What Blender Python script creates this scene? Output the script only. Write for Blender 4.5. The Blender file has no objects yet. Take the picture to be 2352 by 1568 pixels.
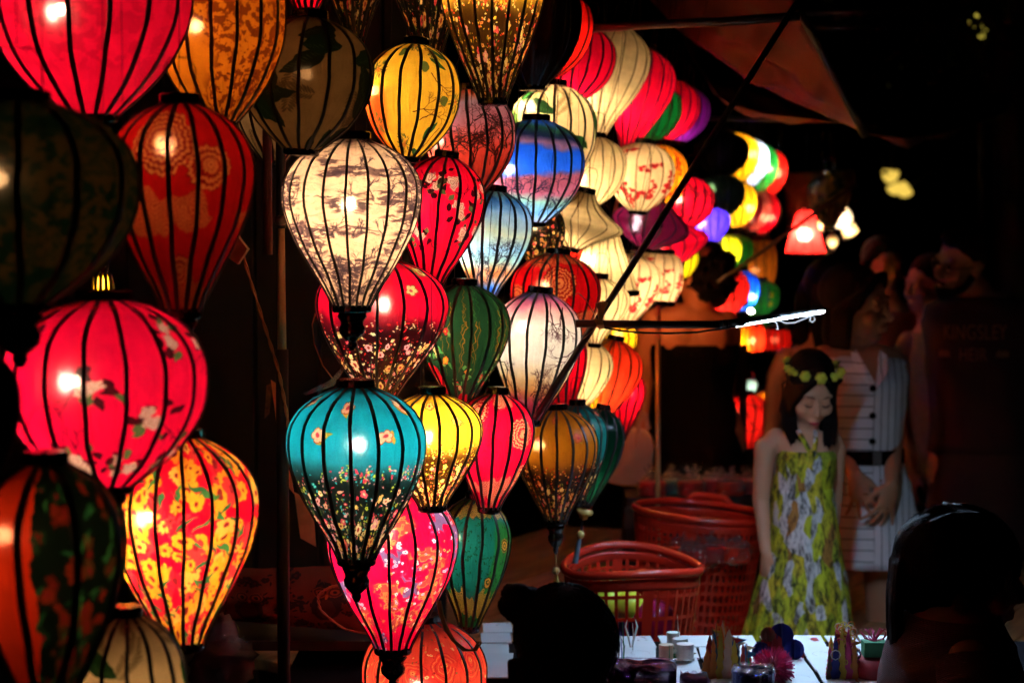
import bpy, bmesh, math, random
import numpy as np
from mathutils import Vector, Matrix, Euler

# ------------------------------------------------------------------ camera, sky, sun, exposure
scene = bpy.context.scene
C = scene.collection
R = math.radians
CAM_H = 1.70                      # eye height of the photographer, metres
PITCH = R(2.94)                   # the lens looks slightly down
W0, H0, FP = 2352.0, 1568.0, 4573.3   # picture size used for reading positions, focal length in those pixels

cam_data = bpy.data.cameras.new('camera')
cam = bpy.data.objects.new('camera', cam_data); C.objects.link(cam)
cam.location = (0, 0, CAM_H)
cam.rotation_euler = (R(90) - PITCH, 0, 0)
cam_data.sensor_width = 36.0; cam_data.lens = 70.0
cam_data.clip_start = 0.05; cam_data.clip_end = 300
cam_data.dof.use_dof = True
cam_data.dof.focus_distance = 3.75
cam_data.dof.aperture_fstop = 4.2
scene.camera = cam

world = bpy.data.worlds.new('World'); scene.world = world; world.use_nodes = True
wn = world.node_tree.nodes; wl = world.node_tree.links
sky = wn.new('ShaderNodeTexSky'); sky.sky_type = 'NISHITA'; sky.sun_disc = False
sky.sun_elevation = R(-8); sky.sun_rotation = R(120)
bg = [n for n in wn if n.type == 'BACKGROUND'][0]
wl.new(sky.outputs[0], bg.inputs[0]); bg.inputs[1].default_value = 0.02     # night sky

scene.view_settings.view_transform = 'Standard'
scene.view_settings.look = 'None'
scene.view_settings.exposure = 0.0
scene.view_settings.gamma = 1.0
scene.render.engine = 'CYCLES'
cy = scene.cycles
cy.use_denoising = True
try: cy.denoiser = 'OPENIMAGEDENOISE'; cy.denoising_input_passes = 'RGB_ALBEDO_NORMAL'; cy.denoising_prefilter = 'ACCURATE'
except Exception: pass
cy.max_bounces = 8; cy.diffuse_bounces = 4; cy.glossy_bounces = 3; cy.transmission_bounces = 6; cy.transparent_max_bounces = 24
cy.use_light_tree = True
cy.sample_clamp_indirect = 12.0
cy.caustics_refractive = False; cy.caustics_reflective = False
cy.blur_glossy = 1.0

def P(x, y, d):
    """world point seen at picture position (x, y) (2352 x 1568) at distance d along the lens axis"""
    a = (x - W0/2)/FP*d; b = -(y - H0/2)/FP*d
    f = Vector((0, math.cos(PITCH), -math.sin(PITCH))); u = Vector((0, math.sin(PITCH), math.cos(PITCH)))
    return Vector((0, 0, CAM_H)) + f*d + Vector((1, 0, 0))*a + u*b
def M(px, d): return px/FP*d      # picture pixels to metres at distance d

# ------------------------------------------------------------------ materials
def newmat(name):
    m = bpy.data.materials.new(name); m.use_nodes = True
    nt = m.node_tree
    for n in list(nt.nodes): nt.nodes.remove(n)
    out = nt.nodes.new('ShaderNodeOutputMaterial')
    return m, nt, out
def N(nt, typ, **kw):
    n = nt.nodes.new(typ)
    for k, v in kw.items():
        if k.startswith('_'): setattr(n, k[1:], v)
        else: n.inputs[k.replace('__', ' ')].default_value = v
    return n
def pbr(name, col, rough=0.6, metal=0.0, var=0.25, scale=30.0, bump=0.15, spec=0.5, trans=0.0, alpha=1.0, col2=None, stretch=(1,1,1), sheen=0.0, coat=0.0, sss=0.0):
    """principled material with procedural tone variation and fine relief"""
    m, nt, out = newmat(name)
    b = nt.nodes.new('ShaderNodeBsdfPrincipled')
    b.inputs['Roughness'].default_value = rough; b.inputs['Metallic'].default_value = metal
    b.inputs['Specular IOR Level'].default_value = spec
    b.inputs['Transmission Weight'].default_value = trans
    b.inputs['Alpha'].default_value = alpha
    b.inputs['Sheen Weight'].default_value = sheen
    b.inputs['Coat Weight'].default_value = coat
    if sss:
        b.inputs['Subsurface Weight'].default_value = sss; b.inputs['Subsurface Radius'].default_value = (0.01, 0.004, 0.002)
    tc = nt.nodes.new('ShaderNodeTexCoord'); mp = nt.nodes.new('ShaderNodeMapping')
    mp.inputs['Scale'].default_value = stretch
    nt.links.new(tc.outputs['Object'], mp.inputs[0])
    no = nt.nodes.new('ShaderNodeTexNoise'); no.inputs['Scale'].default_value = scale; no.inputs['Detail'].default_value = 4
    nt.links.new(mp.outputs[0], no.inputs['Vector'])
    rp = nt.nodes.new('ShaderNodeValToRGB')
    c2 = col2 if col2 else tuple(c*(1-var) for c in col[:3])
    rp.color_ramp.elements[0].position = .3; rp.color_ramp.elements[1].position = .7
    rp.color_ramp.elements[0].color = (*c2[:3], 1); rp.color_ramp.elements[1].color = (*col[:3], 1)
    nt.links.new(no.outputs['Fac'], rp.inputs[0]); nt.links.new(rp.outputs[0], b.inputs['Base Color'])
    if bump:
        bm_ = nt.nodes.new('ShaderNodeBump'); bm_.inputs['Strength'].default_value = bump; bm_.inputs['Distance'].default_value = 0.004
        nt.links.new(no.outputs['Fac'], bm_.inputs['Height']); nt.links.new(bm_.outputs[0], b.inputs['Normal'])
    nt.links.new(b.outputs[0], out.inputs[0])
    return m
def emis(name, col, s):
    m, nt, out = newmat(name)
    e = N(nt, 'ShaderNodeEmission'); e.inputs[0].default_value = (*col, 1); e.inputs[1].default_value = s
    nt.links.new(e.outputs[0], out.inputs[0])
    return m

# ------------------------------------------------------------------ objects
def link(name, me, mat=None, parent=None):
    o = bpy.data.objects.new(name, me); C.objects.link(o)
    if mat is not None and len(me.materials) == 0:
        for mm in (mat if isinstance(mat, (list, tuple)) else [mat]): me.materials.append(mm)
    if parent is not None: o.parent = parent
    return o
def tag(o, label=None, cat=None, group=None, kind=None):
    if label: o['label'] = label
    if cat: o['category'] = cat
    if group: o['group'] = group
    if kind: o['kind'] = kind
    return o
def empty(name, loc=(0,0,0), rot=(0,0,0)):
    o = bpy.data.objects.new(name, None); C.objects.link(o)
    o.location = loc; o.rotation_euler = rot; o.empty_display_size = .05
    return o
def mesh(name, v, f, smooth=False, uv=None):
    me = bpy.data.meshes.new(name); me.from_pydata([tuple(p) for p in v], [], [tuple(q) for q in f]); me.update()
    if smooth: me.polygons.foreach_set('use_smooth', [True]*len(me.polygons))
    if uv is not None:
        l = me.uv_layers.new(name='UVMap')
        vi = np.zeros(len(me.loops), dtype=np.int32); me.loops.foreach_get('vertex_index', vi)
        l.data.foreach_set('uv', np.asarray(uv, dtype=np.float32)[vi].ravel())
    return me
class MB:
    """collects simple shapes into one mesh"""
    def __init__(s): s.v = []; s.f = []
    def add(s, v, f, mat=None):
        b = len(s.v); s.v += [tuple(mat @ Vector(p)) if mat is not None else tuple(p) for p in v]; s.f += [tuple(b+i for i in q) for q in f]; return s
    def box(s, c, size, rot=None):
        x, y, z = [q/2 for q in size]
        v = [(-x,-y,-z),(x,-y,-z),(x,y,-z),(-x,y,-z),(-x,-y,z),(x,-y,z),(x,y,z),(-x,y,z)]
        m = Matrix.Translation(c) @ (rot.to_4x4() if rot is not None else Matrix())
        return s.add(v, [(3,2,1,0),(4,5,6,7),(0,1,5,4),(1,2,6,5),(2,3,7,6),(3,0,4,7)], m)
    def tube(s, pts, r, n=8, cap=True, up=(0,0,1)):
        pts = [Vector(p) for p in pts]
        rs = r if isinstance(r, (list, tuple)) else [r]*len(pts)
        rings = []
        prev = None
        for i, p in enumerate(pts):
            t = (pts[min(i+1, len(pts)-1)] - pts[max(i-1, 0)]).normalized()
            if prev is None:
                a = Vector((1,0,0)) if abs(t.x) < .8 else Vector((0,1,0))
                u = t.cross(a).normalized()
            else:
                u = (prev - t*prev.dot(t)).normalized()
            prev = u; w = t.cross(u)
            rr = rs[i]; ra, rb = rr if isinstance(rr, (list, tuple)) else (rr, rr)
            rings.append([p + u*ra*math.cos(k*2*math.pi/n) + w*rb*math.sin(k*2*math.pi/n) for k in range(n)])
        v = [q for r_ in rings for q in r_]; f = []
        for i in range(len(pts)-1):
            for k in range(n):
                f.append((i*n+k, i*n+(k+1)%n, (i+1)*n+(k+1)%n, (i+1)*n+k))
        if cap:
            f.append(tuple(range(n-1, -1, -1))); f.append(tuple((len(pts)-1)*n+k for k in range(n)))
        return s.add(v, f)
    def lathe(s, prof, n=16, c=(0,0,0), cap=True):
        """prof: list of (r, z) from bottom to top or top to bottom"""
        v = []; f = []
        for r_, z in prof:
            for k in range(n):
                a = k*2*math.pi/n; v.append((c[0]+r_*math.cos(a), c[1]+r_*math.sin(a), c[2]+z))
        for i in range(len(prof)-1):
            for k in range(n): f.append((i*n+k, i*n+(k+1)%n, (i+1)*n+(k+1)%n, (i+1)*n+k))
        if cap:
            f.append(tuple(range(n-1, -1, -1))); f.append(tuple((len(prof)-1)*n+k for k in range(n)))
        return s.add(v, f)
    def ball(s, c, r, n=10, m=7):
        rr = r if isinstance(r, (tuple, list)) else (r, r, r)
        v = [(c[0], c[1], c[2]-rr[2])]; f = []
        for i in range(1, m):
            t = math.pi*i/m
            for k in range(n):
                a = 2*math.pi*k/n; v.append((c[0]+rr[0]*math.sin(t)*math.cos(a), c[1]+rr[1]*math.sin(t)*math.sin(a), c[2]-rr[2]*math.cos(t)))
        v.append((c[0], c[1], c[2]+rr[2]))
        for k in range(n): f.append((0, 1+(k+1)%n, 1+k))
        for i in range(m-2):
            for k in range(n): f.append((1+i*n+k, 1+i*n+(k+1)%n, 1+(i+1)*n+(k+1)%n, 1+(i+1)*n+k))
        L = len(v)-1
        for k in range(n): f.append((L, 1+(m-2)*n+k, 1+(m-2)*n+(k+1)%n))
        return s.add(v, f)
    def me(s, name='mesh', smooth=False): return mesh(name, s.v, s.f, smooth)
    def build(s, name, mat, parent=None, smooth=False): return link(name, s.me(name, smooth), mat, parent)
# ------------------------------------------------------------------ printed fabrics, drawn in code
TW, TH = 1024, 512
def hx(s): return np.array([int(s[i:i+2], 16)/255 for i in (0, 2, 4)], dtype=np.float32)
def fbm(rng, w, h, sx, sy, octv=4, gain=.55):
    out = np.zeros((h, w), np.float32); amp = 1; tot = 0
    for o in range(octv):
        gx, gy = max(2, int(sx*2**o)), max(2, int(sy*2**o))
        g = rng.random((gy+1, gx+1)).astype(np.float32); g[:, -1] = g[:, 0]
        xs = np.linspace(0, gx, w, endpoint=False); ys = np.linspace(0, gy, h, endpoint=False)
        xi = xs.astype(int); yi = ys.astype(int); fx = xs-xi; fy = (ys-yi)[:, None]
        fx = fx*fx*(3-2*fx); fy = fy*fy*(3-2*fy)
        a = g[yi][:, xi]; b = g[yi][:, xi+1]; c = g[yi+1][:, xi]; d = g[yi+1][:, xi+1]
        out += amp*((a*(1-fx)+b*fx)*(1-fy) + (c*(1-fx)+d*fx)*fy); tot += amp; amp *= gain
    return out/tot
def sst(a, b, x):
    t = np.clip((x-a)/(b-a), 0, 1); return t*t*(3-2*t)
class Cv:
    def __init__(s, base, seed):
        s.rng = np.random.default_rng(seed); s.r = random.Random(seed)
        s.im = np.ones((TH, TW, 3), np.float32)*hx(base)
        s.Y, s.X = np.mgrid[0:TH, 0:TW].astype(np.float32)
    def win(s, x, y, r):
        x0, x1 = max(0, int(x-r-1)), min(TW, int(x+r+2)); y0, y1 = max(0, int(y-r-1)), min(TH, int(y+r+2))
        if x0 >= x1 or y0 >= y1: return None
        return (slice(y0, y1), slice(x0, x1)), s.X[y0:y1, x0:x1]-x, s.Y[y0:y1, x0:x1]-y
    def put(s, sl, m, col):
        m = np.clip(m, 0, 1)[..., None]; s.im[sl] = s.im[sl]*(1-m) + hx(col)*m if isinstance(col, str) else s.im[sl]*(1-m) + col*m
    def all(s, m, col): s.put((slice(0, TH), slice(0, TW)), m, col)
    def oval(s, x, y, rx, ry, ang, col, a=1.0, leaf=False):
        w = s.win(x, y, max(rx, ry))
        if w is None: return
        sl, X, Y = w; c, q = math.cos(ang), math.sin(ang); u = (X*c+Y*q)/rx; v = (-X*q+Y*c)
        if leaf: m = (np.clip(1-u*u, 0, 1)*ry-np.abs(v))+.5
        else: m = (1-np.sqrt(u*u+(v/ry)**2))*min(rx, ry)+.5
        s.put(sl, np.clip(m, 0, 1)*a, col)
    def flower(s, x, y, r, n, col, cc=None, ang=0, edge=None, a=1.0, deep=.35):
        w = s.win(x, y, r)
        if w is None: return
        sl, X, Y = w; rr = np.hypot(X, Y); th = np.arctan2(Y, X)+ang
        lim = r*(1-deep+deep*np.abs(np.cos(n*th/2))**.6)
        if edge: s.put(sl, (lim-rr+.5)*a, edge); lim = lim-max(1.0, r*.14)
        s.put(sl, (lim-rr+.5)*a, col)
        if cc: s.put(sl, (r*.3-rr+.5)*a, cc)
    def line(s, pts, w0, w1, col, a=1.0):
        n = len(pts)
        for i in range(n-1):
            (xa, ya), (xb, yb) = pts[i], pts[i+1]; wd = w0+(w1-w0)*i/max(1, n-1)
            L = math.hypot(xb-xa, yb-ya)
            w = s.win((xa+xb)/2, (ya+yb)/2, L/2+wd+1)
            if w is None or L < .01: continue
            sl, X, Y = w; X = X+(xa+xb)/2-xa; Y = Y+(ya+yb)/2-ya
            t = np.clip((X*(xb-xa)+Y*(yb-ya))/L/L, 0, 1)
            d = np.hypot(X-t*(xb-xa), Y-t*(yb-ya)); s.put(sl, np.clip(wd/2-d+.5, 0, 1)*min(1, wd)*a, col)
    def wave(s, x, y, ang, L, amp, w, col, n=8, a=1.0):
        pts = []; r = s.r
        for i in range(n+1):
            t = i/n*L; o = amp*math.sin(i*1.9+r.random()*1.2); pts.append((x+t*math.cos(ang)-o*math.sin(ang), y+t*math.sin(ang)+o*math.cos(ang)))
        s.line(pts, w, w*.6, col, a)
    def tree(s, x, y, ang, L, w, dep, col, spread=.55, a=.9):
        if dep == 0 or w < .35: return
        r = s.r; pts = [(x, y)]; n = 3
        for i in range(n):
            ang += r.uniform(-.22, .22); x += L/n*math.cos(ang); y += L/n*math.sin(ang); pts.append((x, y))
        s.line(pts, w, w*.75, col, a)
        for k in range(r.choice((2, 2, 3))):
            s.tree(x, y, ang+r.uniform(-spread, spread)*1.3, L*r.uniform(.62, .86), w*.66, dep-1, col, spread, a)
    def rose(s, x, y, R0, c1, c2):
        w = s.win(x, y, R0)
        sl, X, Y = w; rr = np.hypot(X, Y); th = np.arctan2(Y, X)
        lim = R0*(.86+.14*np.sin(5*th+1))
        s.put(sl, lim-rr+.5, c1)
        k = np.sin(rr/R0*15+th*1.0+np.sin(th*3)*.9); s.put(sl, np.clip((k-.45)*2.5, 0, 1)*(rr < lim)*.85, c2)
    def spray(s, n, ylo, yhi, cols, r0, r1, fl=0.4, bias=1.0):
        for i in range(n):
            y = (ylo+(yhi-ylo)*s.r.random()**(1/bias))*TH; x = s.r.random()*TW; c = s.r.choice(cols); rr = s.r.uniform(r0, r1)
            if s.r.random() < fl: s.flower(x, y, rr*1.5, 5, c, '803020' if s.r.random() < .5 else 'f8e0a0', s.r.random()*6)
            else: s.oval(x, y, rr, rr*.6, s.r.random()*3, c)
    def image(s, name, warp=6.0):
        wx = (fbm(s.rng, TW, TH, 22, 12, 3)-.5)*warp*4; wy = (fbm(s.rng, TW, TH, 22, 12, 3)-.5)*warp*4      # hand printed irregularity
        s.im = s.im[np.clip(s.Y+wy, 0, TH-1).astype(int), (s.X+wx).astype(int) % TW]
        rgba = np.ones((TH, TW, 4), np.float32); rgba[..., :3] = np.clip(s.im[::-1], 0, 1)
        im = bpy.data.images.new(name, TW, TH); im.pixels.foreach_set(rgba.ravel()); im.update(); im.pack()
        return im

def at_u(k): return TW*(.5+math.asin(max(-.99, min(.99, k)))/(2*math.pi))   # k: -1..1 across the side that faces the stall front

def p_toile(seed):
    c = Cv('f8d8c4', seed); n1 = fbm(c.rng, TW, TH, 10, 16, 3); n2 = fbm(c.rng, TW, TH, 60, 110, 3); n3 = fbm(c.rng, TW, TH, 30, 90, 2)
    m = sst(.44, .55, n1)*sst(.43, .54, n2); c.all(m*.80, '4a3444'); c.all(sst(.54, .62, n3)*sst(.40, .5, n1)*.7, '4a3444'); c.all(sst(.58, .62, n2)*.15, '6a5a60')
    for i in range(420):
        x, y = c.r.random()*TW, c.r.random()*TH
        if n1[int(y) % TH, int(x) % TW] > .47: c.tree(x, y, c.r.choice((-1.57, -1.2, -1.9, 0, 3.1)), c.r.uniform(10, 26), 3, 4, '3c2e42')
        if n1[int(y) % TH, int(x) % TW] > .52: c.oval(x, y, c.r.uniform(6, 14), c.r.uniform(4, 9), c.r.random()*3, '3c2e42', .6)
    return c.image('toile_print')
def p_fade(seed, top, mid, dark, fl, dots, split=.42, nfl=1.0):
    """plain colour above, meadow of small flowers on dark below, loose blossoms on the plain part"""
    c = Cv(top, seed); yy = c.Y/TH; n = fbm(c.rng, TW, TH, 6, 3, 3)
    c.all(sst(split-.1, split+.10, yy+(n-.5)*.10)*.6, mid); c.all(sst(split, split+.16, yy+(n-.5)*.14), dark)
    for k in range(11):
        x = TW*(k+.5)/11+c.r.uniform(-14, 14); y = TH*(.12 if k % 2 else .27)+c.r.uniform(-14, 14)
        for j in range(2): c.oval(x+c.r.uniform(-20, 20), y+c.r.uniform(-14, 14), 19, 8, c.r.random()*3, 'b89838', leaf=True)
        c.flower(x, y, 22, 5, fl, 'c03848', c.r.random()*6, edge='a85030')
    for k in range(40):                       # stems rising into the plain part
        x = c.r.random()*TW; y0 = TH*(split+.12); h = c.r.uniform(10, 60)
        c.line([(x, y0), (x+c.r.uniform(-4, 4), y0-h)], 1.2, .8, '7a5a20', .7)
        for j in range(int(h/7)): c.oval(x+c.r.uniform(-4, 4), y0-h+j*7, 3.2, 2.2, c.r.random()*3, c.r.choice(dots))
    c.spray(int(1500*nfl), split+.04, 1.0, dots, 1.8, 4.2, .2, 1.2)
    for k in range(300):
        x = c.r.random()*TW; y = TH*(split+.2+(.8-split)*c.r.random()); c.oval(x, y, c.r.uniform(4, 9), 1.6, c.r.uniform(-2, -1), c.r.choice(('7c8a28', 'a8a040', '4c6830')), leaf=True)
    c.spray(int(170*nfl), split+.14, .98, ['f0a0a0', 'f8d890', 'e85060', 'f0b060', fl], 5, 9, .9, 1.5)
    for k in range(26):
        x = TW*(k+.5)/26+c.r.uniform(-9, 9); y = TH*c.r.uniform(.74, .93)
        for j in range(3): c.oval(x+c.r.uniform(-13, 13), y+c.r.uniform(-13, 13), 12, 4, c.r.uniform(-2, -.8), '909838', leaf=True)
        c.flower(x, y, c.r.uniform(14, 24), c.r.choice((5, 6, 9)), c.r.choice(('f4b060', 'f0c878', 'e87060', 'f8d8a0')), 'a83028', c.r.random()*6, edge='703018')
    return c.image('meadow_print')
def p_roses(seed, base='f00838', leafc='400810', rose='d8a890', scale=1.0, n=22):
    c = Cv(base, seed)
    for k in range(n):
        x = TW*(k+.5)/n+c.r.uniform(-12, 12); y = TH*c.r.choice((.22, .42, .62, .8))+c.r.uniform(-25, 25)
        c.tree(x, y, c.r.uniform(0, 6.28), 34*scale, 3, 3, leafc, .6)
        for j in range(9):
            a = c.r.random()*6.28; d = c.r.uniform(20, 46)*scale; c.oval(x+d*math.cos(a), y+d*math.sin(a), 13*scale, 7*scale, c.r.random()*3, leafc if j % 3 else '506030', leaf=True)
        for j in range(3): c.rose(x+c.r.uniform(-22, 22)*scale, y+c.r.uniform(-20, 20)*scale, c.r.uniform(12, 18)*scale, rose, '8a4838')
    return c.image('rose_print')
def p_mandala(seed, base, gold, ink, centers, vines=True, basec2=None, lacey=((0, .2), (.78, 1))):
    c = Cv(base, seed)
    if basec2: c.all(sst(.45, .55, fbm(c.rng, TW, TH, 4, 1, 2)), basec2)
    if vines:
        for k in range(700):
            x, y = c.r.random()*TW, c.r.random()*TH; c.wave(x, y, c.r.random()*6.28, 18, 4, 2.0, ink, 4, .75); c.oval(x, y, 5, 2.5, c.r.random()*3, ink, .75)
    for (u, v, rad) in centers:
        x, y = at_u(u), v*TH; w = c.win(x, y, rad)
        if w is None: continue
        sl, X, Y = w; rr = np.hypot(X, Y); th = np.arctan2(Y, X)
        lim = rad*(.86+.14*np.abs(np.cos(th*8)))
        inside = np.clip(lim-rr, 0, 1)
        k = np.sin(rr*.42+2.2*np.abs(np.sin(th*8)))+.7*np.cos(th*32+rr*.1)*(rr > rad*.2)
        c.put(sl, inside, ink); c.put(sl, inside*np.clip(k*1.6+.35, 0, 1), gold)
        c.flower(x, y, rad*.2, 12, gold, ink)
    for (a, b) in lacey:
        wv = (fbm(c.rng, TW, TH, 9, 2, 3)-.5)*.28; m = ((c.Y/TH > a-.02*np.sin(c.X*.1)-(wv if a > .1 else 0)) & (c.Y/TH < b+.03*np.abs(np.sin(c.X*.06))+wv)).astype(np.float32)
        k = np.sin(c.X*.30+np.sin(c.Y*.17)*2.4)*np.sin(c.Y*.34+np.sin(c.X*.13)*2.4)
        c.all(m*.8*(np.abs(k) > .16), gold); c.all(m*(np.abs(k) < .16)*.8, ink)
    return c.image('medallion_print')
def p_land(seed, stops, trees, ink='241408', noise=.16, nb=34, blo=.68, cloud=.3):
    c = Cv('ffffff', seed); n = fbm(c.rng, TW, TH, 5, 4, 4); yy = np.clip(c.Y/TH+(n-.5)*noise*2, 0, 1)
    cols = np.array([hx(q) for _, q in stops]); ts = np.array([t for t, _ in stops])
    c.im = np.stack([np.interp(yy, ts, cols[:, k]) for k in range(3)], -1).astype(np.float32)
    c.all(sst(.55, .75, fbm(c.rng, TW, TH, 9, 7, 3))*cloud, 'ffffff')
    for (u, v, ang, L, w, dep) in trees: c.tree(at_u(u), v*TH, ang, L*1.1, w*1.35, dep, ink, .6)
    for k in range(nb): c.tree(c.r.random()*TW, TH*c.r.uniform(blo, 1), c.r.uniform(-2.6, -.6), 30, 4, 7, ink, .7)
    return c.image('landscape_print')
def p_pines(seed):
    c = Cv('f8c83c', seed)
    c.all(sst(.5, .7, fbm(c.rng, TW, TH, 5, 3, 2))*sst(.30, .6, np.abs(c.X/TW-.56)*3), 'e05020')
    spots = [(-.75, .30), (-.78, .72), (-.1, .88), (.62, .1), (.0, .02), (.95, .5)]+[(None, None)]*8
    for u, v in spots:
        x, y = (at_u(u), v*TH) if u is not None else (c.r.choice((c.r.uniform(0, .25), c.r.uniform(.77, 1)))*TW, c.r.random()*TH)
        for j in range(60):
            a = c.r.random()*6.28; d = c.r.uniform(14, 46)*.9; c.oval(x+d*math.cos(a), y+d*math.sin(a), 9, 2.6, a, c.r.choice(('66703a', '7c7c44', '54602c')), .85, leaf=True)
        for j in range(26):
            a = c.r.random()*6.28; d = c.r.uniform(0, 17); c.oval(x+d*math.cos(a), y+d*math.sin(a), 5, 2, a, 'd07030', .8)
    for u, v in ((.28, .24), (.75, .5), (-.35, .12)): c.oval(at_u(u), v*TH, 19, 23, .3, '5c7038')
    for u, v, a in ((.1, .60, 0), (.45, .3, .9), (.8, .72, 2.2), (.3, .66, -.4)): c.tree(at_u(u), v*TH, a, 42, 4, 5, '4a1c10', .6)
    for u, v, a in ((.6, .75, -1.1), (.5, .95, .4), (.62, .2, .6), (.75, .1, .8)): c.oval(at_u(u), v*TH, 44, 15, a, '2c6038', leaf=True)
    return c.image('pine_print')
def p_leaves(seed, base='f0dcb0', greens=('2c6a38', '1c4828', '58883c'), fern='8c7c58', dark=0.0, nl=22):
    c = Cv(base, seed)
    for k in range(26):
        x, y, a = c.r.random()*TW, c.r.random()*TH, c.r.random()*6.28
        for j in range(14):
            t = j/14; L = 44*(1-abs(t-.4)); bx, by = x+t*130*math.cos(a), y+t*130*math.sin(a)
            for sd in (-1, 1): c.oval(bx+L/2*math.cos(a+sd*.9), by+L/2*math.sin(a+sd*.9), L/2, 3.4, a+sd*.9, fern, .75, leaf=True)
    for k in range(nl):
        x, y, a = c.r.random()*TW, c.r.random()*TH, c.r.random()*6.28; g = c.r.choice(greens)
        c.oval(x, y, c.r.uniform(60, 95), c.r.uniform(24, 40), a, g, leaf=True)
        for j in range(-5, 6): c.line([(x+j*11*math.cos(a), y+j*11*math.sin(a)), (x+j*11*math.cos(a)+15*math.cos(a+.8), y+j*11*math.sin(a)+15*math.sin(a+.8))], 1.2, .8, '90a868', .5)
    if dark: c.all(np.full((TH, TW), dark), '281808')
    return c.image('leaf_print')
def p_damask(seed, base, fig, sc=1.0, amt=.75, top=None):
    c = Cv(base, seed); n = fbm(c.rng, TW, TH, 5, 3, 2); n2 = fbm(c.rng, TW, TH, 55*sc, 30*sc, 3)
    c.all(sst(.46, .54, n2)*amt*sst(.38, .55, n), fig)
    for k in range(14):
        x, y, r0 = c.r.random()*TW, c.r.random()*TH, c.r.uniform(28, 52); w = c.win(x, y, r0); sl, X, Y = w; rr = np.hypot(X, Y); th = np.arctan2(Y, X)
        c.put(sl, (rr < r0)*amt*np.clip(np.sin(rr*.7+1.5*np.sin(th*9))*1.5, 0, 1), fig)
    return c.image('brocade_print')
def p_dense(seed, base, cols, n=900, r=(5, 13), greens=('2a7048', '3c8850'), hard='902030', panel=None):
    c = Cv(base, seed)
    for k in range(n):
        x, y = c.r.random()*TW, TH*c.r.random()**.75
        if c.r.random() < .35: c.oval(x, y, c.r.uniform(*r)*1.2, 4, c.r.random()*3, c.r.choice(greens), leaf=True)
        else: c.flower(x, y, c.r.uniform(*r), c.r.choice((5, 6, 8)), c.r.choice(cols), hard, c.r.random()*6)
    if panel: c.all((c.X/TW > panel[0])*(c.X/TW < panel[1])*1.0, panel[2])
    return c.image('flower_print', 9)
def p_blossom(seed, base, fl, n=26):
    c = Cv(base, seed)
    for k in range(n):
        x, y, a = TW*(k+c.r.random())/n, TH*c.r.uniform(.15, .85), c.r.uniform(0, 6.28); px = [(x, y)]
        for j in range(7):
            a += c.r.uniform(-.5, .5); x += 20*math.cos(a); y += 20*math.sin(a); px.append((x, y))
            for q in range(2):
                fx, fy = x+c.r.uniform(-15, 15), y+c.r.uniform(-15, 15); c.flower(fx, fy, c.r.uniform(9, 15), 5, fl, '801018', c.r.random()*6, deep=.5)
        c.line(px, 2.4, 1.2, '6a4030', .7)
    return c.image('blossom_print')
def p_paisley(seed, base='f03028', ink='b81020', gold='f0a050'):
    c = Cv(base, seed); c.all(sst(.4, .6, fbm(c.rng, TW, TH, 8, 4, 2))*.5, 'f86038')
    for k in range(22):
        x = TW*(k+.5)/22; y = TH*(.3+.3*(k % 2))+c.r.uniform(-20, 20)
        for ro in (64, 54, 44, 33, 22, 12):
            pts = [(x+ro*math.cos(t)*(.5+.06*t), y+ro*math.sin(t)+ro*.1*t) for t in np.linspace(.3, 5.6, 22)]
            c.line(pts, 2.0, 1.2, gold if ro in (54, 33, 12) else ink, .85)
        c.flower(x, y+3, 7, 6, gold, ink)
    c.spray(420, 0, 1, [gold, ink, 'f8c080', '58602c'], 2, 4.5, .5)
    return c.image('paisley_print')
def p_pinkblue(seed):
    c = Cv('f40840', seed); n = fbm(c.rng, TW, TH, 9, 5, 4); n2 = fbm(c.rng, TW, TH, 8, 5, 4); n3 = fbm(c.rng, TW, TH, 60, 34, 2)
    c.all(sst(.56, .6, n)*sst(.38, .5, n3)*.9, '6a6490'); c.all(sst(.57, .61, n2)*sst(.42, .5, n3)*.9, 'e88840'); c.all(sst(.52, .56, n2)*sst(.58, .6, n3)*.6, 'a01838')
    for k in range(900):
        x, y = c.r.random()*TW, c.r.random()*TH; a = n[int(y), int(x)]; b = n2[int(y), int(x)]
        if a > .54: c.flower(x, y, c.r.uniform(3, 6.5), 5, c.r.choice(('f0e0e8', 'b8b0d0', 'f4c0c8')), 'c84060')
        elif b > .53: c.flower(x, y, c.r.uniform(3, 6), 5, c.r.choice(('f8c060', 'f0d8a0', 'd83038')), '903018')
        elif c.r.random() < .12: c.oval(x, y, 4, 2, c.r.random()*3, c.r.choice(('f8b050', 'b01030', 'f8d0d0')))
    return c.image('scatter_print')
def p_vines(seed):
    c = Cv('1c4a34', seed)
    for k in range(90): c.wave(c.r.random()*TW, c.r.random()*TH*.35, 1.57, c.r.uniform(90, 260), 6, 3.0, c.r.choice(('b87828', '906820', '3c7840')), 14)
    c.flower(at_u(-.95), TH*.84, 92, 7, 'e01838', 'f0d890', 0, deep=.12); c.flower(at_u(.2), TH*1.0, 60, 7, 'c81030', None, 0, deep=.12)
    for k in range(44):
        x, y = TW*c.r.random(), TH*c.r.uniform(.35, .95)
        for j in range(5): c.oval(x+c.r.uniform(-24, 24), y+c.r.uniform(-24, 24), 14, 6, c.r.random()*3, c.r.choice(('2c8050', '58a868', '88b878')), leaf=True)
        c.flower(x, y, c.r.uniform(11, 18), c.r.choice((5, 6)), c.r.choice(('f0b0a8', 'e83848', 'f0a040', 'f4e0b0')), 'f0c040', c.r.random()*6, edge='902020')
    c.flower(at_u(-.62), TH*.96, 22, 14, 'f8e8b0', 'e8a020', 0, deep=.2)
    return c.image('vine_print')
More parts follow.
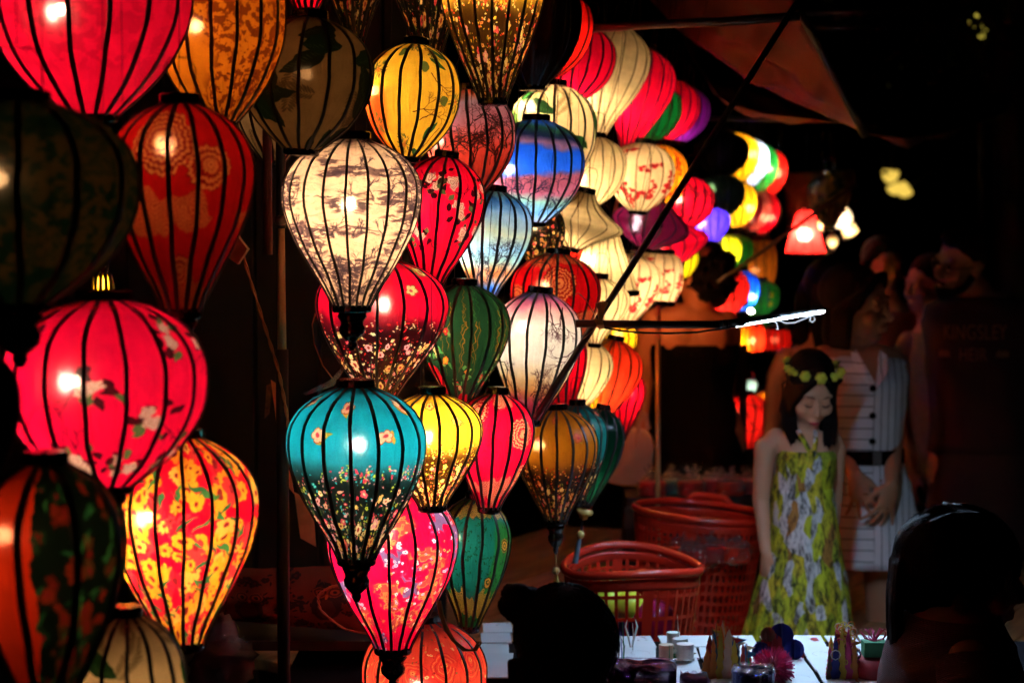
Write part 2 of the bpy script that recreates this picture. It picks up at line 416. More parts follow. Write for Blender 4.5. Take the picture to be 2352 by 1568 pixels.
def p_marked(seed, col, ink, u, vs):
    """plain silk with brushed characters one above the other"""
    c = Cv(col, seed)
    for v in vs:
        x, y = at_u(u), v*TH
        for (xa, ya, xb, yb) in ((-22, -26, 22, -28), (0, -40, 0, 36), (-28, -4, 28, -6), (-4, 0, -26, 32), (4, 0, 28, 30), (-16, 16, 16, 14)): c.line([(x+xa, y+ya), (x+xb, y+yb)], 8, 6, ink)
    return c.image('marked_silk', 2)
def p_plain(seed, col, amt=.08):
    c = Cv(col, seed); c.im *= (1-amt/2+amt*fbm(c.rng, TW, TH, 90, 3, 2))[..., None]*(1-amt/2+amt*fbm(c.rng, TW, TH, 4, 60, 2))[..., None]
    return c.image('plain_silk', 0)
def p_grad(seed, stops):
    c = Cv('ffffff', seed); cols = np.array([hx(q) for _, q in stops]); ts = np.array([t for t, _ in stops]); n = fbm(c.rng, TW, TH, 4, 3, 2)
    u = c.X/TW+(n-.5)*.05; c.im = np.stack([np.interp(u, ts, cols[:, k]) for k in range(3)], -1).astype(np.float32)
    return c.image('graded_silk')
# ------------------------------------------------------------------ lantern materials
BULB_ON = {}
def bulb_mat(col, s):
    k = (col, round(s, 2))
    if k not in BULB_ON: BULB_ON[k] = emis('bulb_glow', col, s)
    return BULB_ON[k]
WARM, COOL, NEUT, AMB = (1.0, .66, .34), (.75, .82, 1.0), (1.0, .86, .68), (1.0, .55, .25)
FAB = {}
def fabric(key, image, gloss=.38, dens=.84, thru=.012, scat=.03, weave=900):
    """silk over a bulb: lets light through diffusely, a little straight through, with a soft sheen and a visible weave"""
    m, nt, out = newmat('silk_'+key)
    L = nt.links.new
    uv = nt.nodes.new('ShaderNodeUVMap'); ti = nt.nodes.new('ShaderNodeTexImage'); ti.image = image; ti.extension = 'EXTEND'
    L(uv.outputs[0], ti.inputs[0])
    tc = nt.nodes.new('ShaderNodeTexCoord')
    no = N(nt, 'ShaderNodeTexNoise', Scale=38.0, Detail=5.0); L(tc.outputs['Object'], no.inputs['Vector'])
    mp = nt.nodes.new('ShaderNodeMapping'); mp.inputs['Scale'].default_value = (weave/3, weave/7, 1)
    L(uv.outputs[0], mp.inputs[0])
    n2 = N(nt, 'ShaderNodeTexNoise', Scale=1.0, Detail=2.0); L(mp.outputs[0], n2.inputs['Vector'])
    mr = nt.nodes.new('ShaderNodeMapRange'); mr.inputs['From Min'].default_value = .3; mr.inputs['From Max'].default_value = .7
    mr.inputs['To Min'].default_value = .80; mr.inputs['To Max'].default_value = 1.04; L(no.outputs['Fac'], mr.inputs[0])
    m2 = nt.nodes.new('ShaderNodeMapRange'); m2.inputs['From Min'].default_value = .3; m2.inputs['From Max'].default_value = .7
    m2.inputs['To Min'].default_value = .86; m2.inputs['To Max'].default_value = 1.04; L(n2.outputs['Fac'], m2.inputs[0])
    mu = nt.nodes.new('ShaderNodeMath'); mu.operation = 'MULTIPLY'; L(mr.outputs[0], mu.inputs[0]); L(m2.outputs[0], mu.inputs[1])
    mu2 = nt.nodes.new('ShaderNodeMath'); mu2.operation = 'MULTIPLY'; L(mu.outputs[0], mu2.inputs[0]); mu2.inputs[1].default_value = .80; mu = mu2
    wr = nt.nodes.new('ShaderNodeMapping'); wr.inputs['Scale'].default_value = (52, 7, 1); L(uv.outputs[0], wr.inputs[0]); nw = N(nt, 'ShaderNodeTexNoise', Scale=1.0, Detail=4.0, Distortion=.8); L(wr.outputs[0], nw.inputs['Vector'])
    bw = N(nt, 'ShaderNodeBump', Strength=.55, Distance=.006); L(nw.outputs['Fac'], bw.inputs['Height'])
    vm = nt.nodes.new('ShaderNodeVectorMath'); vm.operation = 'SCALE'; L(ti.outputs[0], vm.inputs[0]); L(mu.outputs[0], vm.inputs['Scale'])
    tr = nt.nodes.new('ShaderNodeBsdfTranslucent'); di = nt.nodes.new('ShaderNodeBsdfDiffuse')
    L(vm.outputs[0], tr.inputs[0]); L(vm.outputs[0], di.inputs[0]); L(bw.outputs[0], tr.inputs['Normal']); L(bw.outputs[0], di.inputs['Normal'])
    m1 = nt.nodes.new('ShaderNodeMixShader'); m1.inputs[0].default_value = 1-dens; L(tr.outputs[0], m1.inputs[1]); L(di.outputs[0], m1.inputs[2])
    tp = nt.nodes.new('ShaderNodeBsdfTransparent'); mc = nt.nodes.new('ShaderNodeMix'); mc.data_type = 'RGBA'
    mc.inputs[0].default_value = .3; L(vm.outputs[0], mc.inputs[6]); mc.inputs[7].default_value = (1, .9, .75, 1); L(mc.outputs[2], tp.inputs[0])
    m3 = nt.nodes.new('ShaderNodeMixShader'); m3.inputs[0].default_value = thru; L(m1.outputs[0], m3.inputs[1]); L(tp.outputs[0], m3.inputs[2])
    gl = nt.nodes.new('ShaderNodeBsdfGlossy'); gl.inputs['Roughness'].default_value = gloss
    gl.inputs[0].default_value = (1, 1, 1, 1)
    rf = nt.nodes.new('ShaderNodeBsdfRefraction'); rf.distribution = 'GGX'; rf.inputs['IOR'].default_value = 1.25; rf.inputs['Roughness'].default_value = .40
    L(mc.outputs[2], rf.inputs[0])
    m5 = nt.nodes.new('ShaderNodeMixShader'); m5.inputs[0].default_value = scat; L(m3.outputs[0], m5.inputs[1]); L(rf.outputs[0], m5.inputs[2]); m3 = m5
    m4 = nt.nodes.new('ShaderNodeMixShader'); m4.inputs[0].default_value = .012; L(m3.outputs[0], m4.inputs[1]); L(gl.outputs[0], m4.inputs[2])
    L(m4.outputs[0], out.inputs[0])
    m.cycles.emission_sampling = 'NONE'
    return m
RIB = pbr('dark_bamboo_rib', (.016, .010, .007), .55, var=.5, scale=60)
RIBL = pbr('pale_bamboo_rib', (.14, .10, .04), .55, var=.4, scale=60)
WOOD_DK = pbr('dark_lacquered_wood', (.020, .010, .007), .25, var=.5, scale=40, coat=.3)
CORD = pbr('black_cord', (.010, .009, .009), .6)
TAS_R = pbr('red_silk_thread', (.28, .012, .010), .5, sheen=.4, stretch=(8, 8, 1))
TAS_Y = pbr('yellow_silk_thread', (.55, .32, .05), .5, sheen=.4, stretch=(8, 8, 1))
TAS_B = pbr('blue_silk_thread', (.02, .05, .22), .5, sheen=.4, stretch=(8, 8, 1))
TAS_K = pbr('black_silk_thread', (.01, .008, .012), .5, sheen=.4, stretch=(8, 8, 1))

PROF = {
 'drop': [(0, .27), (.02, .40), (.07, .64), (.14, .84), (.23, .965), (.32, 1.0), (.42, .975), (.54, .885), (.66, .745), (.78, .575), (.90, .39), (1, .27)],
 'round': [(0, .27), (.03, .45), (.10, .70), (.20, .89), (.32, .985), (.42, 1.0), (.54, .975), (.66, .89), (.78, .74), (.89, .53), (.96, .36), (1, .26)],
 'tall': [(0, .25), (.03, .42), (.10, .72), (.19, .93), (.29, 1.0), (.40, .97), (.52, .86), (.64, .69), (.76, .50), (.88, .33), (1, .20)],
 'disc': [(0, .20), (.10, .29), (.22, .44), (.34, .67), (.44, .91), (.51, 1.0), (.58, .95), (.68, .75), (.80, .50), (.91, .30), (1, .18)],
 'lens': [(0, .20), (.08, .38), (.20, .63), (.34, .86), (.45, .98), (.50, 1.0), (.56, .975), (.68, .84), (.82, .60), (.93, .36), (1, .2)],
 'bell': [(0, .22), (.04, .36), (.12, .47), (.30, .58), (.55, .73), (.80, .90), (1, 1.0)],
 'barrel': [(0, .6), (.05, .78), (.2, .92), (.45, 1.0), (.7, .96), (.92, .82), (1, .74)],
}
def prof(shape, t):
    pr = PROF[shape]; ts = [a for a, _ in pr]; rs = [b for _, b in pr]; n = len(pr)
    t = min(max(t, 0), 1); i = 0
    while i < n-2 and t > ts[i+1]: i += 1
    h = ts[i+1]-ts[i]; s = (t-ts[i])/h
    def sl(k):
        if k == 0: return (rs[1]-rs[0])/(ts[1]-ts[0])
        if k == n-1: return (rs[-1]-rs[-2])/(ts[-1]-ts[-2])
        return (rs[k+1]-rs[k-1])/(ts[k+1]-ts[k-1])
    m0, m1 = sl(i)*h, sl(i+1)*h
    return (2*s**3-3*s**2+1)*rs[i] + (s**3-2*s**2+s)*m0 + (-2*s**3+3*s**2)*rs[i+1] + (s**3-s**2)*m1

TOPZ = 2.62            # height of the bamboo grid the strings of lanterns hang from
bulb_sph = MB().ball((0, 0, 0), 1.0, 10, 7).me('bulb', True)
LANT = []
def lantern(cx, y0, y1, Rp, d, shape, fab, label, n=16, bulb=None, power=230, bcol=WARM, tilt=0, phase=0.0, ribw=.0055,
            rib=None, finial=True, tassel=None, group='silk lanterns hanging in the market', cord=True, brad=.0095, spin=0.0, collar=True, capm=None, cat='lantern', cup=None):
    rng = random.Random(hash((int(cx), int(y0), int(d*10))) & 0xffff)
    c = P(cx, (y0+y1)/2, d); H = M(y1-y0, d); Rr = M(Rp, d)
    root = empty('silk_lantern', c - Vector((math.sin(R(tilt)), 0, math.cos(R(tilt))))*H/2, (0, R(tilt), 0))
    tag(root, label, cat, group)
    # the silk, drawn tight between its ribs
    sub, rows = 4, 26
    ts = [(j/rows) for j in range(rows+1)]; ts = [t*.75+.25*(.5-.5*math.cos(math.pi*t)) for t in ts]
    al = [0.0]
    for j in range(rows): al.append(al[-1]+math.hypot((prof(shape, ts[j+1])-prof(shape, ts[j]))*Rr, (ts[j+1]-ts[j])*H))
    v = []; uv = []; f = []; cols = n*sub
    wob = [1+rng.uniform(-.012, .012) for _ in range(n)]
    for j, t in enumerate(ts):
        r0 = prof(shape, t)*Rr; tv = .5*t+.5*al[j]/al[-1]
        for k in range(cols+1):
            u = k/cols; th = -math.pi/2+2*math.pi*(u-.5)+phase*2*math.pi/n
            q = (k % sub)/sub; i0 = (k//sub) % n; w = wob[i0]*(1-q)+wob[(i0+1) % n]*q
            flat = math.cos(math.pi/n)/math.cos((q-.5)*2*math.pi/n)
            dip = 1-.012*math.sin(math.pi*q)
            rr = r0*w*flat*dip
            v.append((rr*math.cos(th), rr*math.sin(th), H*(1-t))); uv.append((u, 1-tv))
    for j in range(rows):
        for k in range(cols): a = j*(cols+1)+k; f.append((a, a+cols+1, a+cols+2, a+1))
    me = mesh('shade', v, f, True, uv)
    link('shade', me, fab, root)
    # ribs, one flat bamboo strip each, sharing one mesh
    rm = rib or RIB
    pv = []; pf = []; rn = 15
    for j in range(rn+1):
        t = j/rn; r0 = prof(shape, t)*Rr*1.004; z = H*(1-t)
        e = .01; dr = (prof(shape, min(1, t+e))-prof(shape, max(0, t-e)))*Rr; dz = -H*(min(1, t+e)-max(0, t-e)); l = math.hypot(dr, dz)
        nr, nz = -dz/l, dr/l
        th_ = .0011; hw = ribw/2*(1 if .03 < t < .97 else .8)
        wo = .0011*math.sin(t*9+n)+.0007*math.sin(t*23+n*2)
        for sx, so in ((-hw, -1.6), (hw, -1.6), (hw, 1), (-hw, 1)): pv.append((r0+nr*so*th_, sx+wo*(r0 > .02), z+nz*so*th_))
    for j in range(rn):
        for k in range(4): a, b = j*4+k, j*4+(k+1) % 4; pf.append((a, b, b+4, a+4))
    pf += [(3, 2, 1, 0), tuple(rn*4+k for k in range(4))]
    rme = mesh('rib', pv, pf); rme.materials.append(rm)
    for k in range(n):
        o = bpy.data.objects.new('rib', rme); C.objects.link(o); o.parent = root
        o.rotation_euler = (0, 0, -math.pi/2+2*math.pi*(k/n-.5)+phase*2*math.pi/n)
        o.scale = (wob[k], 1, 1)
    rt, rb = prof(shape, 0)*Rr, prof(shape, 1)*Rr
    if collar:
        MB().lathe([(rt*.98, H-.004), (rt*1.04, H+.002), (rt*1.04, H+.012), (rt*.96, H+.014), (rt*.3, H+.0145), (.004, H+.015)], 20).build('top_collar', capm or WOOD_DK, root)
        MB().lathe([(rb*.2, -.010), (rb*.98, -.009), (rb*1.05, -.006), (rb*1.05, .006), (rb*.97, .008)], 20).build('bottom_collar', capm or WOOD_DK, root)
    if finial:
        s = rb*1.0
        MB().lathe([(s*.72, -.010), (s*.80, -.016), (s*.62, -.024), (s*.60, -.030), (s*.70, -.036), (s*.66, -.046), (s*.40, -.056), (s*.22, -.060), (s*.26, -.066), (s*.14, -.074), (s*.02, -.076)], 14).build('finial', cup or WOOD_DK, root, True)
    if tassel:
        tm, L_ = tassel; b = MB(); z0 = -.076 if finial else -.012
        b.tube([(0, 0, z0), (0, 0, z0-.03)], .0012, 5); b.ball((0, 0, z0-.036), .009, 8, 6)
        for k in range(16):
            a = rng.random()*6.28; q = rng.uniform(.2, 1)*.009
            b.tube([(.002*math.cos(a), .002*math.sin(a), z0-.042), (q*math.cos(a), q*math.sin(a), z0-.042-L_*.5), (q*1.1*math.cos(a)+rng.uniform(-.003, .003), q*math.sin(a), z0-.042-L_*rng.uniform(.9, 1))], .0011, 4)
        b.build('tassel', tm, root)
    if cord and collar:
        z = H+.014; hk = MB(); q = rt*.8
        hk.tube([(-q, 0, z-.004), (-q, 0, z+.035), (-q*.6, 0, z+.05), (q*.6, 0, z+.05), (q, 0, z+.035), (q, 0, z-.004)], .0009, 5)
        hk.build('wire_hanger', CORD, root)
        top = max(.08, (TOPZ-root.location.z)/max(.5, math.cos(R(tilt)))-.0)
        MB().tube([(0, 0, z+.05), (.002, 0, z+.058+(top-z-.058)*.5), (0, 0, max(top, z+.09))], .0006, 5).build('cord', CORD, root)
    if bulb:
        bx, by = bulb; bz = P(bx, by, d); off = bz-c; loc = (off.x, 0, H/2+off.z)
        o = link('bulb', bulb_sph.copy(), bulb_mat(bcol, power), root); o.location = loc; o.scale = (brad,)*3
        if collar:
            MB().tube([(loc[0], 0, loc[2]+brad*.9), (loc[0], 0, loc[2]+brad+.035)], .012, 10).build('socket', WOOD_DK, root)
            MB().tube([(loc[0], 0, loc[2]+brad+.03), (loc[0]*.5, 0, H)], .002, 5).build('socket_wire', CORD, root)
    LANT.append(root)
    return root
# ------------------------------------------------------------------ fabrics
F = {}
F['toile'] = fabric('toile', p_toile(1), thru=.02)
F['teal'] = fabric('teal', p_fade(2, '10a0b8', '305a5e', '0a1614', 'f8b890', ['2cb8c0', 'e83850', 'f0a0a0', 'c8d040']))
F['yel'] = fabric('yellow', p_fade(3, 'fccc38', 'b08c28', '382006', 'f8c870', ['f8d040', 'e83828', 'f0a060', 'f8f0b0']))
F['amber'] = fabric('amber', p_fade(13, 'b87818', '7c4810', '1c0a06', 'd06838', ['c02818', 'd08838', 'e8b060', '802010'], .44), dens=.65)
F['redmeadow'] = fabric('red_meadow', p_fade(14, 'e80830', '8c0820', '280408', 'd8c878', ['d81828', 'f0d890', 'b01018', 'd0d8a0', 'c02020'], .40))
F['darkmeadow'] = fabric('dark_meadow', p_fade(15, '102418', '0c1810', '080a06', 'c07060', ['a82828', 'c88048', '506828', 'c0b070', '782030'], .05, 1.3), dens=.6)
F['pinkblue'] = fabric('pink_blue', p_pinkblue(4))
F['roses'] = fabric('roses', p_roses(5, scale=1.2))
F['roses2'] = fabric('roses_deep', p_roses(25, base='f40830', leafc='300408', rose='e0b090', scale=1.25, n=20))
F['pine'] = fabric('pine', p_pines(6))
F['mred'] = fabric('medallion_red', p_mandala(7, 'e80838', 'f8b878', 'b80828', [(-.55, .17, 62), (.72, .34, 66), (.1, .08, 44), (.95, .7, 50)], lacey=((.0, .06), (.74, .86), (.97, 1))))
F['mdark'] = fabric('medallion_dark', p_mandala(8, 'c80818', 'd08050', '90060e', [(.05, .28, 74), (.7, .55, 44), (-.85, .4, 48)], vines=False, lacey=((.0, .10), (.50, .60))))
F['mgreen'] = fabric('medallion_green', p_mandala(9, '1c6c40', 'd89848', '0c3420', [(-.9, .5, 56), (.85, .35, 30), (.55, .62, 26)], basec2='0c6870', lacey=((.02, .16), (.72, .92))))
F['dusk'] = fabric('dusk', p_land(10, [(0, 'f06830'), (.2, 'b08890'), (.42, 'c87078'), (.6, 'e04838'), (.85, 'a82818'), (1, '70180c')], [(-.2, .9, -1.2, 60, 9, 8), (.6, .95, -1.5, 70, 11, 8), (.3, .2, 1.2, 40, 5, 7), (.85, .6, -2, 40, 7, 7), (.1, .55, -.6, 40, 6, 7), (-.7, .6, -.9, 40, 5, 7), (.5, .4, 2.2, 40, 5, 7)], ink='280604', nb=60, blo=.3, cloud=.0))
F['bluesky'] = fabric('blue_sky', p_land(11, [(0, '3868b0'), (.10, '305830'), (.20, '182038'), (.27, 'a06068'), (.34, '1858c0'), (.50, '2868d0'), (.56, 'c85858'), (.70, 'd86068'), (.78, 'a8d8a8'), (.88, '88c8e8'), (1, 'd8e8f8')], [(-.25, .88, -1.3, 46, 5, 8), (.65, .95, -1.9, 40, 5, 7)], ink='201828', noise=.10, cloud=.12))
F['paledawn'] = fabric('pale_dawn', p_land(12, [(0, '70a888'), (.12, '4890c8'), (.28, 'b0d8e8'), (.42, 'f0e8a8'), (.55, 'a8d8e0'), (.68, 'b8d8b0'), (.80, 'f08840'), (.88, 'd87030'), (.94, '2868c0'), (1, '102858')], [(.05, .85, -1.2, 52, 6, 8), (.7, .8, -1.8, 50, 6, 8), (-.5, .9, -1.4, 44, 9, 7)], ink='281c28', noise=.09))
F['pinkdawn'] = fabric('pink_dawn', p_land(16, [(0, '6860b0'), (.06, 'e86890'), (.16, 'f8b8b0'), (.28, 'f8f0e0'), (.55, 'f8f0e0'), (.66, 'f8d8a8'), (.76, 'f8a858'), (.86, 'e84868'), (1, 'a83040')], [(.7, .12, 2.3, 40, 4, 8), (.35, .08, 1.6, 44, 4, 8), (.9, .4, 2.4, 40, 4, 7), (.7, 1, -1.9, 46, 6, 8), (.35, 1, -1.3, 40, 5, 7)], ink='401420', noise=.07))
F['leaf'] = fabric('leaf', p_leaves(17), thru=.015)
F['leafdim'] = fabric('leaf_dim', p_leaves(18, nl=34, base='a88858', greens=('1c3020', '202818', '2c2c18'), fern='5c4828'), dens=.65, thru=.003, scat=.012)
F['redgold'] = fabric('red_gold', p_damask(19, 'e0082c', 'a80420', .9, .55), thru=.03)
F['orange'] = fabric('orange', p_damask(20, 'd87818', '6c2408', 1.5, .8))
F['wine'] = fabric('wine', p_mandala(21, 'ac0c10', 'c87840', '800808', [(-.12, .22, 84), (.55, .34, 56), (.1, .80, 40)], vines=False, lacey=((.50, .58), (.86, .97))), dens=.65)
F['forest'] = fabric('forest', p_damask(22, '0a2418', '543c1c', 1.6, .8), dens=.55)
F['pepper'] = fabric('crimson_flowers', p_dense(23, 'f00838', ['f8b030', 'f8a030', 'f8c058', 'e83848', 'f8b030', 'e02040'], 800, (14, 30)), thru=.02)
F['darkflower'] = fabric('dark_flowers', p_dense(24, '0c1c14', ['6c2010', '8c3018', '5c4020', '204028'], 500, (10, 22), panel=(.30, .47, 'e03818')), dens=.6)
F['blossom'] = fabric('blossom', p_blossom(26, 'f8e8c0', 'd02030'), thru=.015)
F['oblossom'] = fabric('orange_blossom', p_blossom(27, 'f8a018', 'd83010'))
F['rblossom'] = fabric('red_blossom', p_blossom(28, 'e80828', '900818'))
F['redflower'] = fabric('red_flower', p_blossom(29, 'f02020', '901010', 16))
F['paisley'] = fabric('paisley', p_paisley(30))
F['vines'] = fabric('vines', p_vines(31))
F['cream'] = fabric('cream', p_plain(32, 'f8e8bc'), thru=.015, scat=.06)
F['red'] = fabric('plain_red', p_plain(33, 'f00830'))
F['scarlet'] = fabric('scarlet', p_plain(34, 'f01c18'))
F['green'] = fabric('green', p_plain(35, '087038'))
F['dkgreen'] = fabric('dark_green', p_plain(36, '0c4c34'), gloss=.18)
F['dkteal'] = fabric('dark_teal', p_fade(37, '0c6068', '103838', '08100e', 'e88068', ['c04040', '308080'], .5))
F['purple'] = fabric('purple', p_plain(38, '901878'))
F['violet'] = fabric('violet', p_plain(39, '4828c8'))
F['yellow'] = fabric('plain_yellow', p_plain(40, 'f8c820'))
F['lime'] = fabric('lime', p_plain(41, 'd0d018'))
F['white'] = fabric('white', p_plain(42, 'f0f4f8'))
F['black'] = fabric('black', p_plain(43, '0c0a10'), dens=.3)
F['blue'] = fabric('blue', p_plain(44, '1458c8'))
F['fgreen'] = fabric('far_green', p_plain(45, '1c8830'))
F['marked'] = fabric('green_marked', p_marked(55, '1c8830', 'f8b020', .40, (.42, .66)))
F['magenta'] = fabric('magenta', p_plain(46, '801030'))
F['rose'] = fabric('rose', p_plain(47, 'd86060'))
F['ochre'] = fabric('ochre', p_plain(48, 'b87020'))
F['flame'] = fabric('flame', p_grad(49, [(0, 'f8c020'), (.38, 'f8b018'), (.5, 'f84020'), (1, 'f82820')]))
F['brown'] = fabric('brown', p_plain(50, '3c140c'), dens=.3)
F['yelfl'] = fabric('yellow_floral', p_dense(51, 'f8c018', ['c02818', 'f8e880', 'e86020'], 240, (6, 11)))

G1, G2, G3, G4, G5 = 'lit silk lanterns of the middle cluster', 'out of focus lanterns in the near left corner', 'plain and blossom lanterns hanging in rows behind the cross pole', 'lanterns of the far stall', 'lanterns along the top of the middle cluster'
NR = 15
def LL(*a, **k): return lantern(*a, **k)
# near left corner
LL(205, -235, 268, 238, 2.95, 'round', F['redgold'], 'big crimson and gold lantern filling the top left corner', n=16, bulb=(140, 22), power=584.64, group=G2, ribw=.0075, bcol=NEUT)
LL(505, -150, 282, 152, 3.22, 'round', F['orange'], 'orange brocade lantern right of the big crimson one at the top', n=16, bulb=(455, 60), power=253.344, group=G2)
LL(42, 236, 700, 275, 2.38, 'round', F['forest'], 'dark forest green lantern with dull gold brocade at the left edge', n=13, bulb=(2, 412), power=178.64, group=G2, ribw=.009, bcol=AMB)
LL(415, 240, 716, 168, 2.78, 'drop', F['wine'], 'dim wine red lantern with a gold rosette above the rose lantern', n=16, bulb=(385, 345), power=190.008, group=G2, bcol=AMB, ribw=.0065)
LL(242, 690, 1118, 236, 2.66, 'round', F['roses'], 'large round red lantern printed with roses and black leaves', n=16, bulb=(172, 875), power=552.16, group=G2, ribw=.0065, bcol=NEUT)
LL(418, 1003, 1482, 175, 2.98, 'drop', F['pepper'], 'red lantern crowded with yellow flowers and green leaves', n=17, bulb=(345, 1185), power=886.704, group=G2, bcol=WARM, finial=False)
LL(108, 1062, 1640, 186, 2.30, 'drop', F['darkflower'], 'dark flowered lantern with one orange red panel low at the left', n=9, phase=.35, bulb=(28, 1228), power=157.528, bcol=AMB, group=G2, ribw=.009)
LL(292, 1412, 1800, 138, 2.72, 'round', F['leaf'], 'cream lantern with green leaves at the bottom left', n=15, bulb=(270, 1590), power=84.448, group=G2, bcol=AMB)
LL(-66, 800, 1110, 110, 2.15, 'round', F['brown'], 'unlit brown lantern showing its edge at the far left', n=12, group=G2)
LL(236, 626, 700, 24, 3.35, 'barrel', F['yellow'], 'small yellow lantern glimpsed between the green and the rose lanterns', n=12, bulb=(235, 650), power=97.44, group=G2)
# top row
LL(705, -180, 24, 95, 3.45, 'drop', F['red'], 'red lantern whose tip shows at the top edge right of the orange one', n=14, bulb=(690, -60), power=105.56, finial=False, group=G5)
LL(702, 44, 345, 153, 3.36, 'round', F['leafdim'], 'dim lantern with dark tropical leaves above the toile lantern', n=14, bulb=(700, 170), power=55.216, finial=False, group=G1, bcol=AMB, tilt=4)
LL(628, 70, 372, 98, 3.85, 'round', F['leaf'], 'pale leaf print lantern half hidden behind the dim leaf lantern', n=12, bulb=(630, 170), power=45.472, finial=False, group=G1, bcol=AMB)
LL(815, -260, 92, 105, 3.95, 'tall', F['darkmeadow'], 'dark floral lantern tapering down above the yellow pine lantern', n=16, bulb=(810, -120), power=126.672, finial=False, group=G5)
LL(985, -260, 140, 118, 4.02, 'tall', F['darkmeadow'], 'black lantern dotted with red flowers at the top edge', n=16, bulb=(960, -100), power=358.904, finial=False, group=G5)
LL(1132, -190, 232, 125, 3.98, 'drop', F['yel'], 'yellow meadow lantern hanging highest with red flowers below', n=18, bulb=(1120, -40), power=548.912, finial=False, group=G5)
LL(1222, -75, 198, 114, 4.32, 'round', F['brown'], 'large unlit brown lantern beside the topmost yellow one', n=14, finial=False, group=G5)
LL(945, 104, 362, 110, 3.75, 'round', F['pine'], 'yellow lantern printed with pine sprigs and leaves', n=15, bulb=(858, 215), power=422.24, finial=False, group=G1, bcol=WARM, tilt=5, tassel=(TAS_R, .06))
LL(1080, 208, 442, 105, 4.12, 'round', F['dusk'], 'dusky lantern of bare branches on purple and red', n=16, bulb=(1010, 320), power=336, finial=False, group=G1, bcol=NEUT, tilt=-4)
# middle cluster
LL(808, 322, 706, 161, 3.48, 'drop', F['toile'], 'white lantern with grey toile print, lit brightest', n=20, bulb=(803, 465), power=740.544, group=G1, bcol=WARM, ribw=.0042)
LL(1008, 362, 652, 102, 3.98, 'drop', F['roses2'], 'red lantern with pale roses right of the toile lantern', n=14, bulb=(950, 480), power=485.576, finial=False, group=G1, bcol=NEUT, tilt=7)
LL(875, 597, 912, 154, 3.84, 'drop', F['redmeadow'], 'red lantern darkening to small flowers behind the toile lantern', n=16, bulb=(877, 700), power=535.92, finial=False, group=G1, bcol=NEUT, tilt=2)
LL(1062, 655, 925, 108, 4.06, 'drop', F['vines'], 'dark green lantern with gold vines and a red poppy', n=15, bulb=(1010, 745), power=358.904, finial=False, group=G1, bcol=WARM, tilt=2)
LL(1228, 278, 512, 114, 4.46, 'round', F['bluesky'], 'blue and red landscape lantern with a bare tree', n=16, bulb=(1178, 390), power=535.92, finial=False, group=G1, bcol=COOL, tilt=2)
LL(1126, 440, 682, 93, 4.22, 'drop', F['paledawn'], 'pale blue landscape lantern with branches above the green vine lantern', n=15, bulb=(1062, 585), power=552.16, finial=False, group=G1, bcol=COOL, tilt=6)
LL(1268, 197, 440, 100, 4.76, 'round', F['leaf'], 'cream lantern with green leaves behind the blue landscape one', n=16, bulb=(1220, 250), power=633.36, finial=False, group=G1, bcol=WARM, tilt=3)
LL(1237, 470, 608, 62, 4.72, 'round', F['darkmeadow'], 'small dark green floral lantern under the blue landscape one', n=14, bulb=(1230, 520), power=232.232, finial=False, group=G1)
LL(1272, 583, 850, 104, 4.68, 'drop', F['mdark'], 'dark red lantern with a gold medallion above the pink dawn lantern', n=16, bulb=(1250, 660), power=253.344, finial=False, group=G1, tilt=4)
LL(1228, 672, 968, 104, 4.26, 'drop', F['pinkdawn'], 'pink and white dawn landscape lantern crossed by the pole', n=15, bulb=(1200, 755), power=266.112, finial=False, group=G1, bcol=NEUT, tilt=5)
LL(1290, 745, 968, 58, 4.82, 'drop', F['red'], 'narrow red lantern behind the slanting pole', n=13, bulb=(1290, 830), power=105.56, finial=False, group=G1)
LL(818, 888, 1286, 160, 3.50, 'drop', F['teal'], 'teal lantern fading to a dark flower meadow', n=16, bulb=(822, 1020), power=522, group=G1, bcol=NEUT, ribw=.0065)
LL(992, 904, 1164, 117, 3.76, 'drop', F['yel'], 'yellow meadow lantern just right of the teal one', n=17, bulb=(983, 1000), power=886.704, finial=False, group=G1, bcol=WARM, capm=None)
LL(1132, 903, 1168, 94, 3.96, 'drop', F['mred'], 'crimson lantern with gold medallions beside the yellow meadow one', n=14, bulb=(1090, 990), power=401.128, finial=False, group=G1, bcol=NEUT, tilt=4)
LL(902, 1118, 1492, 152, 3.86, 'drop', F['pinkblue'], 'hot pink lantern with blue and orange blossom under the teal one', n=16, bulb=(885, 1225), power=886.704, group=G1, bcol=NEUT)
LL(1085, 1143, 1442, 86, 4.14, 'drop', F['mgreen'], 'green lantern with gold lace beside the hot pink one', n=13, bulb=(1045, 1235), power=300, finial=False, group=G1, bcol=WARM, tilt=3)
LL(974, 1424, 1720, 143, 4.02, 'round', F['paisley'], 'red paisley lantern cut by the bottom edge', n=16, bulb=(960, 1570), power=548.912, finial=False, group=G1, bcol=NEUT, brad=.009)
LL(1277, 940, 1196, 96, 4.44, 'drop', F['amber'], 'dim amber lantern with dark meadow right of the crimson ones', n=16, bulb=(1243, 1022), power=199.752, group=G1, tassel=(TAS_Y, .055))
LL(1326, 930, 1150, 70, 4.62, 'drop', F['dkteal'], 'dark teal lantern half hidden behind the amber one', n=14, bulb=(1300, 1010), power=190.008, finial=False, group=G1, bcol=NEUT)
gl_ = LL(1365, 938, 1158, 62, 4.90, 'drop', F['dkgreen'], 'glossy dark green lantern behind the teal and amber ones', n=13, bulb=(1340, 1100), power=84.448, finial=False, group=G1, tilt=10, bcol=NEUT)
